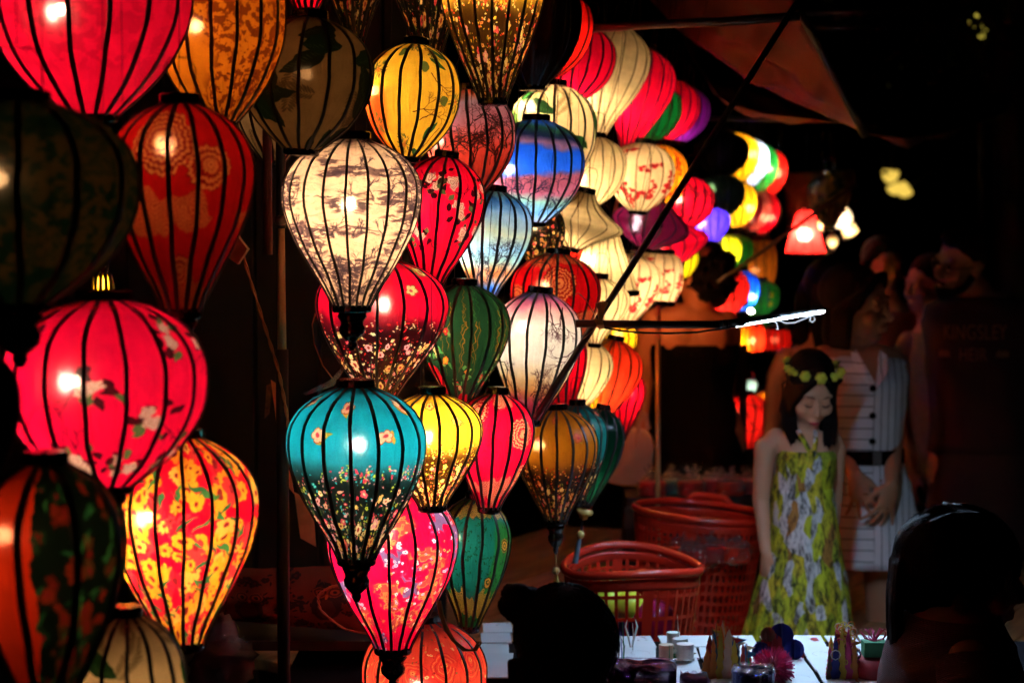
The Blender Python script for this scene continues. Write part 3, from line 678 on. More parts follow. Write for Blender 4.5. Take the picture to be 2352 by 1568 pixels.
# rows behind the cross pole
LL(1268, -25, 186, 90, 4.80, 'round', F['scarlet'], 'scarlet lantern showing a thin crescent beside the brown one', n=15, bulb=(1280, 90), power=258.216, finial=False, group=G3, tilt=14)
LL(1332, 62, 230, 80, 5.06, 'round', F['red'], 'red lantern against the tall cream one', n=15, bulb=(1300, 200), power=446.6, finial=False, group=G3, tilt=12, bcol=NEUT)
LL(1398, 58, 318, 86, 5.30, 'tall', F['cream'], 'tall cream lantern, highest of the cream ones', n=NR, bulb=(1350, 230), power=481.289, group=G3, tilt=12, ribw=.003, rib=RIBL, finial=False)
LL(1463, 110, 352, 80, 5.58, 'tall', F['red'], 'tall red lantern with a slim foot and long red tassel', n=NR, tassel=(TAS_R, .17),  bulb=(1425, 245), power=634.984, group=G3, tilt=11, ribw=.004, bcol=NEUT)
LL(1502, 192, 326, 62, 5.84, 'round', F['green'], 'green lantern between two red ones', n=NR, bulb=(1480, 250), power=258.216, finial=False, group=G3, tilt=9)
LL(1540, 185, 322, 66, 6.08, 'round', F['red'], 'red lantern right of the green one', n=NR, bulb=(1520, 290), power=446.6, finial=False, group=G3, tilt=12, bcol=NEUT)
LL(1568, 200, 326, 62, 6.34, 'round', F['purple'], 'purple lantern at the end of the upper row', n=NR, bulb=(1545, 312), power=423.864, finial=False, group=G3, tilt=8, bcol=COOL)
LL(1366, 317, 470, 72, 5.10, 'round', F['cream'], 'round cream lantern under the tall cream one', n=NR, bulb=(1340, 410), power=364.491, finial=False, group=G3, ribw=.003, rib=RIBL, tilt=4)
LL(1472, 330, 486, 78, 5.42, 'round', F['blossom'], 'round cream lantern with red blossom and a red tassel in front', n=NR, bulb=(1430, 400), power=393.69, finial=False, group=G3, ribw=.003, rib=RIBL, tilt=5)
LL(1512, 334, 488, 66, 5.80, 'round', F['oblossom'], 'orange lantern with red blossom', n=NR, bulb=(1495, 400), power=540.792, finial=False, group=G3, ribw=.0035, tilt=4)
LL(1577, 405, 528, 62, 6.10, 'round', F['rblossom'], 'red lantern with dark blossom right of the slanting pole', n=NR, bulb=(1560, 460), power=446.6, finial=False, group=G3, tilt=8, bcol=NEUT)
LL(1494, 458, 572, 92, 5.60, 'lens', F['magenta'], 'flattened dark plum lantern behind the slanting pole', n=NR, bulb=(1467, 517), power=235.48, finial=False, group=G3, tilt=14, bcol=COOL)
LL(1548, 512, 606, 82, 5.96, 'lens', F['red'], 'flattened red lantern under the plum one', n=NR, bulb=(1515, 568), power=446.6, finial=False, group=G3, tilt=-10, bcol=NEUT)
LL(1330, 442, 572, 106, 4.98, 'disc', F['cream'], 'flattened cream lantern pointed to the right', n=NR, bulb=(1290, 545), power=350.394, finial=False, group=G3, ribw=.003, rib=RIBL, tilt=14, bcol=WARM)
LL(1386, 528, 672, 80, 5.24, 'bell', F['cream'], 'bell shaped cream lantern below the flattened cream one', n=NR, bulb=(1360, 600), power=481.289, group=G3, ribw=.003, rib=RIBL, finial=False)
LL(1444, 585, 748, 74, 5.52, 'drop', F['blossom'], 'cream drop lantern with red blossom behind the slanting pole', n=NR, bulb=(1442, 655), power=437.993, finial=False, group=G3, ribw=.003, rib=RIBL, tilt=8)
LL(1508, 582, 694, 62, 5.80, 'barrel', F['blossom'], 'rounded cream blossom lantern beside the black haired head', n=NR, bulb=(1500, 650), power=350.394, group=G3, ribw=.003, rib=RIBL, finial=False, tilt=4)
LL(1372, 640, 790, 74, 4.98, 'tall', F['cream'], 'cream lantern behind the joint of the two poles', n=NR, bulb=(1350, 700), power=379.594, finial=False, group=G3, ribw=.003, rib=RIBL, tilt=5)
LL(1330, 777, 955, 72, 5.10, 'drop', F['cream'], 'lowest cream lantern next to the orange red one', n=NR, bulb=(1310, 860), power=350.394, group=G3, ribw=.003, rib=RIBL, tilt=12, finial=False)
LL(1396, 780, 962, 74, 5.36, 'drop', F['flame'], 'orange red lantern yellow on its left side', n=NR, bulb=(1365, 880), power=565.152, group=G3, ribw=.004, tilt=11, finial=False)
LL(1440, 850, 1004, 38, 5.62, 'drop', F['red'], 'slim pink red lantern behind the orange red one', n=12, bulb=(1438, 900), power=211.12, group=G3, tilt=8, finial=False)
LL(1420, 740, 830, 44, 5.72, 'round', F['yelfl'], 'small yellow floral lantern above the orange red one', n=12, bulb=(1420, 770), power=211.12, group=G3, finial=False)
LL(1568, 560, 640, 36, 6.3, 'round', F['lime'], 'small yellow lantern peeping behind the red flattened one', n=12, bulb=(1560, 600), power=211.12, group=G3, finial=False)
# far stall
FK = dict(group=G4, n=13, ribw=.006, finial=False, brad=.013)
LL(1660, 305, 406, 62, 7.6, 'round', F['black'], 'black lantern at the top of the far stall', **FK)
LL(1686, 306, 422, 60, 7.95, 'round', F['yellow'], 'yellow lantern behind the upper black one of the far stall', bulb=(1725, 360), power=422.24, tilt=-8, **FK)
LL(1712, 318, 430, 58, 8.25, 'round', F['white'], 'white lantern behind the yellow one of the far stall', bulb=(1750, 370), power=482.328, bcol=COOL, tilt=-8, **FK)
LL(1734, 330, 442, 56, 8.55, 'round', F['fgreen'], 'bright green lantern behind the white one of the far stall', bulb=(1760, 390), power=422.24, bcol=NEUT, tilt=-8, **FK)
LL(1756, 342, 452, 55, 8.85, 'round', F['redflower'], 'red lantern ending the upper far row', bulb=(1780, 400), power=362.152, tilt=-8, **FK)
LL(1656, 402, 498, 56, 7.5, 'round', F['black'], 'lower black lantern of the far stall with a green glint', bulb=(1636, 435), power=120.176, bcol=(.5, 1, .4), **FK)
LL(1687, 416, 522, 54, 7.85, 'round', F['yellow'], 'yellow lantern behind the lower black one of the far stall', bulb=(1718, 480), power=381.64, tilt=-6, **FK)
LL(1702, 430, 526, 52, 8.15, 'round', F['magenta'], 'dark magenta lantern of the far stall', bulb=(1720, 500), power=60.088, tilt=-6, **FK)
LL(1722, 436, 532, 52, 8.4, 'round', F['rose'], 'dull pink lantern of the far stall', bulb=(1750, 500), power=160.776, tilt=-6, **FK)
LL(1742, 440, 535, 50, 8.7, 'round', F['red'], 'red lantern at the end of the second far row', bulb=(1765, 500), power=160.776, tilt=-6, **FK)
LL(1637, 478, 563, 41, 7.2, 'drop', F['violet'], 'violet lantern of the far stall, white hot on its left', bulb=(1612, 511), power=617.12, bcol=COOL, **FK)
LL(1662, 540, 620, 43, 7.5, 'round', F['lime'], 'lime yellow lantern above the black haired head', bulb=(1655, 590), power=422.24, bcol=NEUT, **FK)
LL(1690, 540, 622, 42, 7.85, 'round', F['fgreen'], 'olive dim lantern behind the lime one', bulb=(1690, 590), power=29.232, **FK)
LL(1742, 553, 655, 44, 8.1, 'barrel', F['ochre'], 'ochre lantern of the far stall', bulb=(1735, 620), power=60.088, bcol=AMB, **FK)
LL(1670, 618, 724, 54, 7.3, 'round', F['redflower'], 'red blossom lantern between the black haired head and the white bright tube', bulb=(1655, 690), power=302.064, **FK)
LL(1703, 622, 716, 44, 7.6, 'round', F['blue'], 'blue lantern behind the red blossom one', bulb=(1725, 680), power=422.24, bcol=COOL, **FK)
LL(1752, 645, 724, 40, 7.9, 'round', F['marked'], 'green lantern with yellow characters right of the blue one', bulb=(1725, 712), power=120, bcol=NEUT, **FK)
LL(1728, 742, 810, 31, 7.4, 'barrel', F['flame'], 'orange basket lantern below the bright tube', bulb=(1727, 782), power=201.376, bcol=AMB, **FK)
LL(1784, 756, 806, 34, 8.2, 'barrel', F['scarlet'], 'short dull red lantern right of the orange basket one', bulb=(1780, 780), power=29.232, bcol=AMB, **FK)
LL(1716, 905, 1032, 54, 7.2, 'drop', F['redflower'], 'red lantern low behind the dark post of the far stall', bulb=(1690, 950), power=151.032, **FK)
LL(1762, 895, 980, 34, 7.6, 'round', F['oblossom'], 'orange lantern with green rim behind the low red one', bulb=(1760, 930), power=110.432, **FK)
LL(1790, 850, 900, 24, 7.8, 'round', F['scarlet'], 'little red lantern beside the shoulder behind the girl', bulb=(1788, 880), power=100.688, **FK)
LL(1727, 868, 905, 13, 7.9, 'round', F['white'], 'tiny white green bulb lantern beside the far post', bulb=(1727, 887), power=5.6, bcol=(.7, 1, .7), group=G4, n=8, finial=False, brad=.02)
LL(1746, 715, 760, 26, 8.3, 'round', F['fgreen'], 'small green lantern above the orange basket one', bulb=(1735, 735), power=8.96, **FK)
# lampshades and drop lanterns right of the far stall
LL(1850, 483, 584, 47, 8.6, 'bell', F['scarlet'], 'red bell lampshade glowing white in its middle', bulb=(1848, 540), power=470.4, bcol=NEUT, group=G4, n=13, ribw=.004, finial=False, brad=.030)
LL(1870, 548, 584, 30, 9.0, 'bell', F['rose'], 'small red lampshade behind the bell lampshade', bulb=(1870, 570), power=194.88, bcol=NEUT, **FK)
LL(1905, 402, 522, 50, 8.3, 'drop', F['leafdim'], 'unlit pale floral lantern above the red bell lampshade', n=13, ribw=.005, finial=False, group=G4)
LL(1930, 472, 528, 26, 8.9, 'round', F['white'], 'white drop lantern right of the red bell lampshade', bulb=(1936, 500), power=243.6, bcol=WARM, tilt=50, **FK)
LL(1948, 508, 556, 20, 9.2, 'tall', F['cream'], 'small slanting cream lantern under the white drop one', bulb=(1948, 530), power=178.64, tilt=30, **FK)
LL(1886, 500, 540, 12, 8.9, 'drop', F['cream'], 'slender cream lantern beside the red bell lampshade', bulb=(1886, 520), power=113.68, **FK)
LL(1912, 538, 580, 13, 9.1, 'drop', F['cream'], 'slender cream lantern hanging lowest right of the bell lampshade', bulb=(1912, 560), power=81.2, **FK)
LL(1936, 448, 476, 13, 9.1, 'round', F['yellow'], 'small amber lantern above the white drop one', bulb=(1936, 464), power=97.44, bcol=AMB, **FK)

# lanterns added behind the cream rows to light the bare back and handbag
LL(1400, 610, 760, 55, 6.25, 'drop', F['scarlet'], 'added scarlet lantern behind the cream drop one, lighting the bare back', n=13, bulb=(1410, 680), power=812, bcol=AMB, group=G3, finial=False)
LL(1385, 800, 940, 52, 6.05, 'drop', F['oblossom'], 'added orange lantern behind the orange red one, lighting the handbag', n=13, bulb=(1395, 860), power=11611.6, bcol=AMB, group=G3, finial=False)
LL(1335, 560, 690, 55, 6.0, 'round', F['scarlet'], 'added scarlet lantern behind the bell shaped cream one, lighting the bare back', n=13, bulb=(1345, 620), power=1461.6, bcol=AMB, group=G3, finial=False)

bb = empty('added_bare_bulb', P(1468, 686, 6.58)); tag(bb, 'added bare amber bulb, unseen in the stall, lighting the bare back', 'bulb')  # unseen bulb, added to throw orange light on the bare back
link('glass', bulb_sph.copy(), bulb_mat((1.0, .38, .12), 340), bb).scale = (.014,)*3
MB().tube([(0, 0, .012), (0, 0, .05)], .012, 10).build('socket', WOOD_DK, bb); MB().tube([(0, 0, .04), (0, 0, TOPZ-bb.location.z)], .0015, 5).build('cord', CORD, bb)

YW = pbr('yellow_turned_wood', (.62, .42, .12), .35, var=.2)
MB().lathe([(.006, -.012), (.019, -.014), (.022, -.020), (.020, -.026), (.012, -.030), (.010, -.038), (.002, -.042)], 16).build('wooden_cup', YW, gl_, True)
MB().tube([(0, 0, -.038), (0, 0, -.075)], .002, 6).build('rod', CORD, gl_); MB().ball((0, 0, -.078), .0105, 12, 8).build('bead', YW, gl_, True)
MB().tube([(0, 0, -.088), (0, 0, -.10), (0, 0, -.15)], [.004, .006, .007], 10).build('tassel', pbr('grey_blue_thread', (.10, .16, .20), .6), gl_)
# ------------------------------------------------------------------ ground, stalls, poles, awnings
PAVE = pbr('worn_paving', (.045, .038, .032), .65, var=.5, scale=6, bump=.4)
PLANK = pbr('worn_planks', (.62, .36, .15), .45, var=.6, scale=5, stretch=(1, 9, 9), bump=.3)
DARKW = pbr('near_black_boards', (.005, .0035, .003), .7, var=.5, scale=8, stretch=(8, 8, 1))  # near black tone shared by boards, posts, legs and crate
BLKP = pbr('black_painted_pipe', (.075, .048, .036), .36, var=.5, scale=25, coat=.3)
BRNP = pbr('brown_painted_pipe', (.085, .045, .022), .4, var=.5, scale=30)
BAMB = pbr('tan_bamboo', (.62, .40, .18), .45, var=.4, scale=12, stretch=(6, 6, 1))
REDP = pbr('dark_red_post', (.10, .012, .008), .5, var=.4, scale=14)
WHITE = pbr('white_card', (.62, .66, .68), .6, var=.06, scale=12, bump=.03)
me = mesh('ground', [(-30, -4, 0), (30, -4, 0), (30, 60, 0), (-30, 60, 0)], [(0, 1, 2, 3)])
tag(link('ground', me, PAVE), 'dark paved market ground', kind='structure')
# boarded back of the stall behind the near left lanterns
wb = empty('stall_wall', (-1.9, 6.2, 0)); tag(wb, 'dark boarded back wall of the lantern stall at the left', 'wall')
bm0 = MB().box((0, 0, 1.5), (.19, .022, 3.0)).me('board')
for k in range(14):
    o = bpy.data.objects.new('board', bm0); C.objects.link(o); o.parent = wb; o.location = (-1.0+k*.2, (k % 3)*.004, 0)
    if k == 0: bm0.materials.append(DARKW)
# plank platform the baskets stand on
pf = empty('plank_platform', (0, 0, 0)); tag(pf, 'low platform of worn brown planks under the red baskets', 'platform')
ang = R(-38)
pl = MB().box((0, 0, .485), (2.8, .115, .03)).me('plank')
pl.materials.append(PLANK)
for k in range(26):
    o = bpy.data.objects.new('plank', pl); C.objects.link(o); o.parent = pf
    c0 = Vector((.92, 6.35, 0)); off = (k-12.5)*.121
    o.location = (c0.x-math.sin(R(62))*off, c0.y+math.cos(R(62))*off, random.Random(k).uniform(-.002, .002)); o.rotation_euler = (0, 0, R(62))
for (x, y) in ((-.25, 5.4), (1.5, 5.0), (.2, 7.6), (2.0, 7.2)): MB().box((x, y, .235), (.09, .09, .47)).build('leg', DARKW, pf)

def pole(name, label, a, b, r, mat, cat='pole', mid=None, group=None, r2=None):
    pts = [a]+([mid] if mid else [])+[b]
    if not mid: pts = [a, a.lerp(b, .33)+Vector((0, 0, .002)), a.lerp(b, .66)-Vector((0, 0, .002)), b]
    n = len(pts); rr = [r+((r2 or r)-r)*i/(n-1) for i in range(n)]
    o = MB().tube(pts, rr, 12).build(name, mat, None, True); return tag(o, label, cat, group)
pole('slanting_pole', 'long dark slanting pole crossing the picture in front of the cream lanterns', P(1870, -55, 4.62), P(1228, 962, 4.06), .0072, BLKP)
cp = empty('cross_pole', P(1330, 743, 4.08)); tag(cp, 'brown cross pole with black taped end that carries a bright white tube', 'pole')
def W(o, p): return o.matrix_world.inverted() @ p if False else p-o.location
MB().tube([W(cp, P(1322, 743, 4.09)), W(cp, P(1500, 745, 4.10)), W(cp, P(1668, 745, 4.12))], .0080, 12).build('pipe', BRNP, cp, True)
MB().tube([W(cp, P(1645, 745, 4.12)), W(cp, P(1700, 740, 4.14)), W(cp, P(1892, 711, 4.85))], [.0082, .0082, .0062], 12).build('taped_end', pbr('black_tape', (.008, .007, .008), .55, spec=.2), cp, True)
MB().tube([W(cp, P(x, y, 4.07)) for x, y in ((1385, 752), (1430, 760), (1480, 764), (1540, 765), (1600, 763), (1650, 756), (1690, 750))], .0021, 6).build('wire', CORD, cp)
TUBE = emis('cool_white_tube', (.50, .72, 1.0), 1380)
pa_, pb_ = P(1700, 740, 4.14), P(1892, 711, 4.85)
of = Vector((.0072, .0072, -.0040))      # the tube is taped to the far underside of the pole, a thin bright edge shows on the near side
tb = MB().tube([W(cp, pa_.lerp(pb_, .02)+of), W(cp, pa_.lerp(pb_, .5)+of*.95), W(cp, pa_.lerp(pb_, .96)+of*.85)], [.0030, .0030, .0030], 8).build('light_tube', TUBE, cp, True)
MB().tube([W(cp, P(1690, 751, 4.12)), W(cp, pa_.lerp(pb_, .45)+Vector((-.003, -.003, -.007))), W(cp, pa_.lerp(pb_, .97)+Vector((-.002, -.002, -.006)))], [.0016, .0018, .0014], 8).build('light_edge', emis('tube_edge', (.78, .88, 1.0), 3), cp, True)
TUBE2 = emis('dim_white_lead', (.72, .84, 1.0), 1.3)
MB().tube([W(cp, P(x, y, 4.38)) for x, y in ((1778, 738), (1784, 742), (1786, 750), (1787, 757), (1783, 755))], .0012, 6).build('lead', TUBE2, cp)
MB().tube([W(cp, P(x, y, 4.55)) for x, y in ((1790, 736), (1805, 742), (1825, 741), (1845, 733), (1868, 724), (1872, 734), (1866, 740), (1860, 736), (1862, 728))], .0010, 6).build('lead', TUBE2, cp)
for i, (x, y) in enumerate(((1655, 745), (1663, 744), (1676, 743))):
    MB().tube([W(cp, P(x-3, y+.4, 4.11)), W(cp, P(x+3, y-.2, 4.11))], .0095, 12).build('tape_ring', BLKP, cp)
# lashing at the joint
ls = empty('rope_lashing', P(1375, 743, 4.06)); tag(ls, 'tan strap lashing tied round the joint of the two poles', 'rope')
ROPE = pbr('tan_strap', (.50, .27, .08), .5, var=.4, scale=40)
m = MB()
for k in range(5): m.tube([W(ls, P(1366+k*4, 731+k*1.5, 4.045)), W(ls, P(1372+k*3, 745, 4.04)), W(ls, P(1378+k*2, 757-k, 4.05))], .0022, 5)
m.build('knot', ROPE, ls)
for k in range(6): MB().tube([W(ls, P(1376+k*1.5, 735, 4.05)), W(ls, P(1374+k*2.6, 712, 4.05)), W(ls, P(1370+k*5, 690+abs(k-3)*2, 4.05))], [.0016, .002, .0026], 5).build('strand', ROPE, ls)
MB().tube([W(ls, P(1372, 738, 4.05)), W(ls, P(1362, 716, 4.05)), W(ls, P(1345, 688, 4.05)), W(ls, P(1328, 672, 4.04)), W(ls, P(1322, 676, 4.05))], [(.003, .001), (.004, .001), (.005, .001), (.004, .001), (.002, .001)], 6).build('loose_end', ROPE, ls)
MB().tube([W(ls, P(1372, 748, 4.05)), W(ls, P(1350, 770, 4.05)), W(ls, P(1340, 778, 4.05))], [(.003, .001), (.006, .001), (.003, .001)], 6).build('loose_end', ROPE, ls)
pole('awning_pole', 'thick black pole running level at the top under the awning', P(1336, 68, 4.9), P(1835, 38, 4.72), .0105, BLKP)
pole('awning_edge_pole', 'black pole along the right edge of the red awning', P(1838, 30, 5.22), P(1988, 312, 5.38), .0105, BLKP, r2=.012)
pole('rail', 'thin dark rail level behind the awning corner', P(1600, 273, 6.7), P(1975, 278, 6.0), .006, BLKP)
pole('prop_stick', 'thin dark stick slanting across the far stall', P(1968, 424, 6.3), P(1648, 648, 6.45), .0062, BLKP)
pole('upright_stick', 'thin orange lit upright in front of the bare back', P(1512, 560, 6.1), Vector((P(1512, 1035, 6.1).x, P(1512, 1035, 6.1).y, .5)), .0075, BAMB)
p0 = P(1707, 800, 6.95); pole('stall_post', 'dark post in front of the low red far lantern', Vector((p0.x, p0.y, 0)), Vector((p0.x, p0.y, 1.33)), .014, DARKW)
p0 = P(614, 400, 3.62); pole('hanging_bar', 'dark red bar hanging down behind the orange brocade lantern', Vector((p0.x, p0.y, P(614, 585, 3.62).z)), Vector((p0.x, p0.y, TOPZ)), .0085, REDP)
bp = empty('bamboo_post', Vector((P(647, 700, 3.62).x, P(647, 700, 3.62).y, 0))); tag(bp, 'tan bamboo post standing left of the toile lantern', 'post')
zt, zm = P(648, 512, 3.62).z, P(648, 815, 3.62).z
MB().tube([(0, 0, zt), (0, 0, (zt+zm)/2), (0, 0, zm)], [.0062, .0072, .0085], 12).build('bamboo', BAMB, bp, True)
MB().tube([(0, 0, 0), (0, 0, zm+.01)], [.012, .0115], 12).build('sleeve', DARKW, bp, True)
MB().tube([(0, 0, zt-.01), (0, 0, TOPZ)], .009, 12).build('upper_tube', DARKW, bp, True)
MB().ball((0, -.004, zt+.004), (.012, .012, .010)).build('clamp', BLKP, bp, True)
# grid overhead that the strings hang from
gd = empty('hanging_grid', (0, 0, TOPZ)); tag(gd, 'dark bamboo grid overhead that the strings of lanterns hang from', 'frame')
for i, (x0, y0, x1, y1) in enumerate(((-1.0, 2.0, -1.0, 3.6), (-.35, 2.2, -.35, 4.4), (-.9, 2.65, .1, 2.65), (-.9, 3.4, .5, 3.4), (-.5, 3.8, .6, 3.8), (-.4, 4.1, .7, 4.1), (-.2, 4.5, .8, 4.5), (0, 5.0, .9, 5.0), (.1, 5.5, 1.0, 5.5), (.3, 6.0, 1.1, 6.0), (.05, 3.3, .3, 6.4), (.6, 7.4, 1.5, 7.4), (.7, 8.1, 1.7, 8.1), (.8, 8.8, 1.9, 8.8))):
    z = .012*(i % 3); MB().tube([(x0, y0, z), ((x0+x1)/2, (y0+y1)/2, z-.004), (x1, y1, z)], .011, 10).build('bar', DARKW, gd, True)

TARP = pbr('red_tarpaulin', (.30, .075, .03), .42, var=.55, scale=7, bump=.5, col2=(.26, .05, .03))
TARP2 = pbr('brown_tarpaulin', (.50, .27, .11), .5, var=.6, scale=6, bump=.5)
def sheet(name, L, Rr, n, sag, mat, label, cat='awning', seed=1, fold=.028, thick=.002):
    """cloth between two edge curves (lists of points), with folds"""
    rg = random.Random(seed); v = []; nc = 22
    ph = [rg.uniform(0, 6) for _ in range(4)]
    def at(c, t):
        t *= len(c)-1; i = min(int(t), len(c)-2); return c[i].lerp(c[i+1], t-i)
    for i in range(n+1):
        t = i/n; a, b = at(L, t), at(Rr, t)
        for j in range(nc+1):
            s = j/nc; p = a.lerp(b, s); w = math.sin(math.pi*s)*math.sin(math.pi*min(1, t*1.0+.08))
            dz = -sag*w+fold*w*(math.sin(s*9+t*5+ph[0])+.6*math.sin(s*17-t*11+ph[1])+.4*math.sin(t*23+s*6+ph[2]))
            v.append(p+Vector((0, dz*.6, dz)))
    f = [(i*(nc+1)+j, i*(nc+1)+j+1, (i+1)*(nc+1)+j+1, (i+1)*(nc+1)+j) for i in range(n) for j in range(nc)]
    me = mesh(name, v, f, True); o = link(name, me, mat)
    sm = o.modifiers.new('thickness', 'SOLIDIFY'); sm.thickness = thick
    return tag(o, label, cat)
sheet('awning', [P(1440, -60, 5.85), P(1560, 72, 5.9), P(1690, 162, 5.9), P(1800, 222, 5.8), P(1968, 296, 5.5)], [P(1800, -60, 5.3), P(1848, 60, 5.3), P(1885, 130, 5.3), P(1928, 212, 5.35), P(1972, 298, 5.45)], 26, .04, TARP, 'red brown awning flap hanging to a point at the top centre')
sheet('awning', [P(1560, 60, 6.75), P(1620, 118, 6.7), P(1700, 150, 6.6), P(1800, 212, 6.4), P(1950, 268, 6.2)], [P(1640, 215, 6.45), P(1680, 240, 6.3), P(1760, 262, 6.2), P(1850, 272, 6.1), P(1965, 286, 6.0)], 16, .05, TARP2, 'brown tarpaulin sagging behind the red awning flap', seed=4)
sheet('awning', [P(1900, 215, 7.2), P(2050, 232, 7.4), P(2180, 222, 7.8), P(2330, 215, 8.2)], [P(1990, 308, 7.0), P(2080, 318, 7.0), P(2180, 300, 7.4), P(2300, 262, 7.8)], 14, .06, TARP2, 'dim brown tarpaulin stretching right of the awning pole', seed=7, fold=.03)
sheet('awning', [P(1800, 398, 9.6), P(1870, 395, 9.6), P(1960, 392, 9.6)], [P(1810, 520, 9.4), P(1870, 470, 9.4), P(1965, 420, 9.4)], 8, .05, TARP2, 'small brown cloth above the red bell lampshade', seed=9)

# far street lamps, tree in front of one
LAMPY = emis('yellow_lamp_glass', (1.0, .66, .10), 1.0)
DKMET = pbr('dark_lamp_metal', (.02, .02, .02), .4)
for i, (x, y, w, t) in enumerate(((2045, 402, 20, 8), (2054, 432, 17, -25), (2078, 436, 19, 55))):
    p = P(x, y, 19); lp = empty('hanging_lamp', p, (0, R(t if i else 5), 0)); r_ = M(w, 19)
    tag(lp, ('far yellow bowl lamp, uppermost of the three', 'far yellow bowl lamp, lower left of the three', 'far yellow bowl lamp, lower right of the three')[i], 'lamp', 'three yellow lamps far off in the dark')
    MB().lathe([(.002, -r_*.95), (r_*.45, -r_*.85), (r_*.8, -r_*.45), (r_*.97, r_*.05), (r_*.93, r_*.5), (.002, r_*.52)], 16).build('glass_bowl', LAMPY, lp, True)
    MB().tube([(0, 0, r_*.52), (0, 0, 1.2)], .01, 6).build('hanger', DKMET, lp)
for i, (x, y, r_) in enumerate(((2330, 550, 6), (2115-77, 612-18, 4))):
    p = P(x, y, 24); s = tag(MB().ball((0, 0, 0), M(r_, 24), 8, 6).build('far_bulb', LAMPY, None, True), ('tiny yellow bulb far off at the right edge', 'tiny orange bulb far off above the hidden face')[i], 'bulb'); s.location = p
# park tree with a lit lamp behind its leaves
tr = empty('tree', Vector((P(2330, 300, 11).x, P(2330, 300, 11).y, 0))); tag(tr, 'dark tree whose leaves break up a yellow lamp at the top right', 'tree')
BARK = pbr('tree_bark', (.05, .035, .025), .85, scale=12, bump=.6); LEAFM = pbr('dark_leaf', (.05, .09, .02), .5, var=.5, scale=3)
base = tr.location
tk = MB(); tk.tube([(0, 0, 0), (.03, .05, 1.2), (-.02, 0, 2.4), (-.08, .05, 3.2)], [.16, .12, .09, .05], 12)
limbs = []
for k in range(7):
    a = k*.9; h = 1.9+.2*k; e = Vector((math.cos(a)*.8, math.sin(a)*.7, h+.75)); tk.tube([(0, 0, h), (e.x*.5, e.y*.5, h+.45), tuple(e)], [.05, .03, .012], 8); limbs.append(e)
tk.build('trunk', BARK, tr, True)
rg = random.Random(5); lv = []; lf = []
lampc = P(2258, 58, 11.0)-base
def leaf_at(p, s, rg):
    d = Vector((rg.gauss(0, 1), rg.gauss(0, 1), rg.gauss(0, .6))).normalized(); q = d.cross(Vector((rg.gauss(0, 1), rg.gauss(0, 1), rg.gauss(0, 1)))).normalized()
    b = len(lv); lv.extend([tuple(p), tuple(p+d*s*.5+q*s*.22), tuple(p+d*s), tuple(p+d*s*.5-q*s*.22)]); lf.append((b, b+1, b+2, b+3))
for e in limbs:
    for k in range(420):
        p = e+Vector((rg.gauss(0, .33), rg.gauss(0, .33), rg.gauss(0, .3))); leaf_at(p, rg.uniform(.05, .10), rg)
for k in range(150): leaf_at(lampc+Vector((rg.gauss(0, .13), rg.gauss(0, .18), rg.gauss(0, .11))), rg.uniform(.05, .10), rg)
tag(link('crown', mesh('crown', lv, lf), LEAFM, tr), kind='stuff')
gl = empty('street_lamp', Vector((P(2258, 58, 13).x, P(2258, 58, 13).y, 0))); tag(gl, 'yellow street lamp seen in pieces through the tree leaves', 'lamp')
zc = P(2258, 58, 13).z
MB().ball((0, 0, zc), (M(34, 13), M(34, 13), M(30, 13)), 14, 10).build('globe', emis('street_lamp_glass', (1.0, .80, .10), .7), gl, True)
MB().tube([(0, 0, 0), (0, 0, zc-.09)], [.05, .025], 10).build('post', DKMET, gl)
# ------------------------------------------------------------------ baskets, cards, small goods
RPL = pbr('red_plastic', (.62, .028, .012), .27, var=.15, scale=6, bump=0, coat=.4)
def cello(name, tint=(.9, .9, 1), gl=.95):
    m, nt, out = newmat(name)
    g = N(nt, 'ShaderNodeBsdfGlossy', Roughness=.16); t = nt.nodes.new('ShaderNodeBsdfTransparent'); t.inputs[0].default_value = (*tint, 1)
    lw = N(nt, 'ShaderNodeLayerWeight', Blend=.35); mp = nt.nodes.new('ShaderNodeMapRange'); mp.inputs['To Min'].default_value = .22; mp.inputs['To Max'].default_value = gl
    nt.links.new(lw.outputs['Facing'], mp.inputs[0]); mx = nt.nodes.new('ShaderNodeMixShader'); nt.links.new(mp.outputs[0], mx.inputs[0])
    no = N(nt, 'ShaderNodeTexNoise', Scale=60.0, Detail=3.0); bu = N(nt, 'ShaderNodeBump', Strength=.6, Distance=.01); nt.links.new(no.outputs['Fac'], bu.inputs['Height']); nt.links.new(bu.outputs[0], g.inputs['Normal'])
    nt.links.new(t.outputs[0], mx.inputs[1]); nt.links.new(g.outputs[0], mx.inputs[2]); nt.links.new(mx.outputs[0], out.inputs[0])
    return m
CEL = cello('clear_cellophane')
def crumple(c, r, seed, n=16, m=11, amp=.35, ry=1, rz=1):
    rg = random.Random(seed); mb = MB().ball((0, 0, 0), 1.0, n, m)
    v = []
    for p in mb.v:
        k = 1+rg.uniform(-amp, amp*.6); v.append((c[0]+p[0]*r*k, c[1]+p[1]*r*ry*k, c[2]+p[2]*r*rz*k))
    return mesh('film', v, mb.f, False)
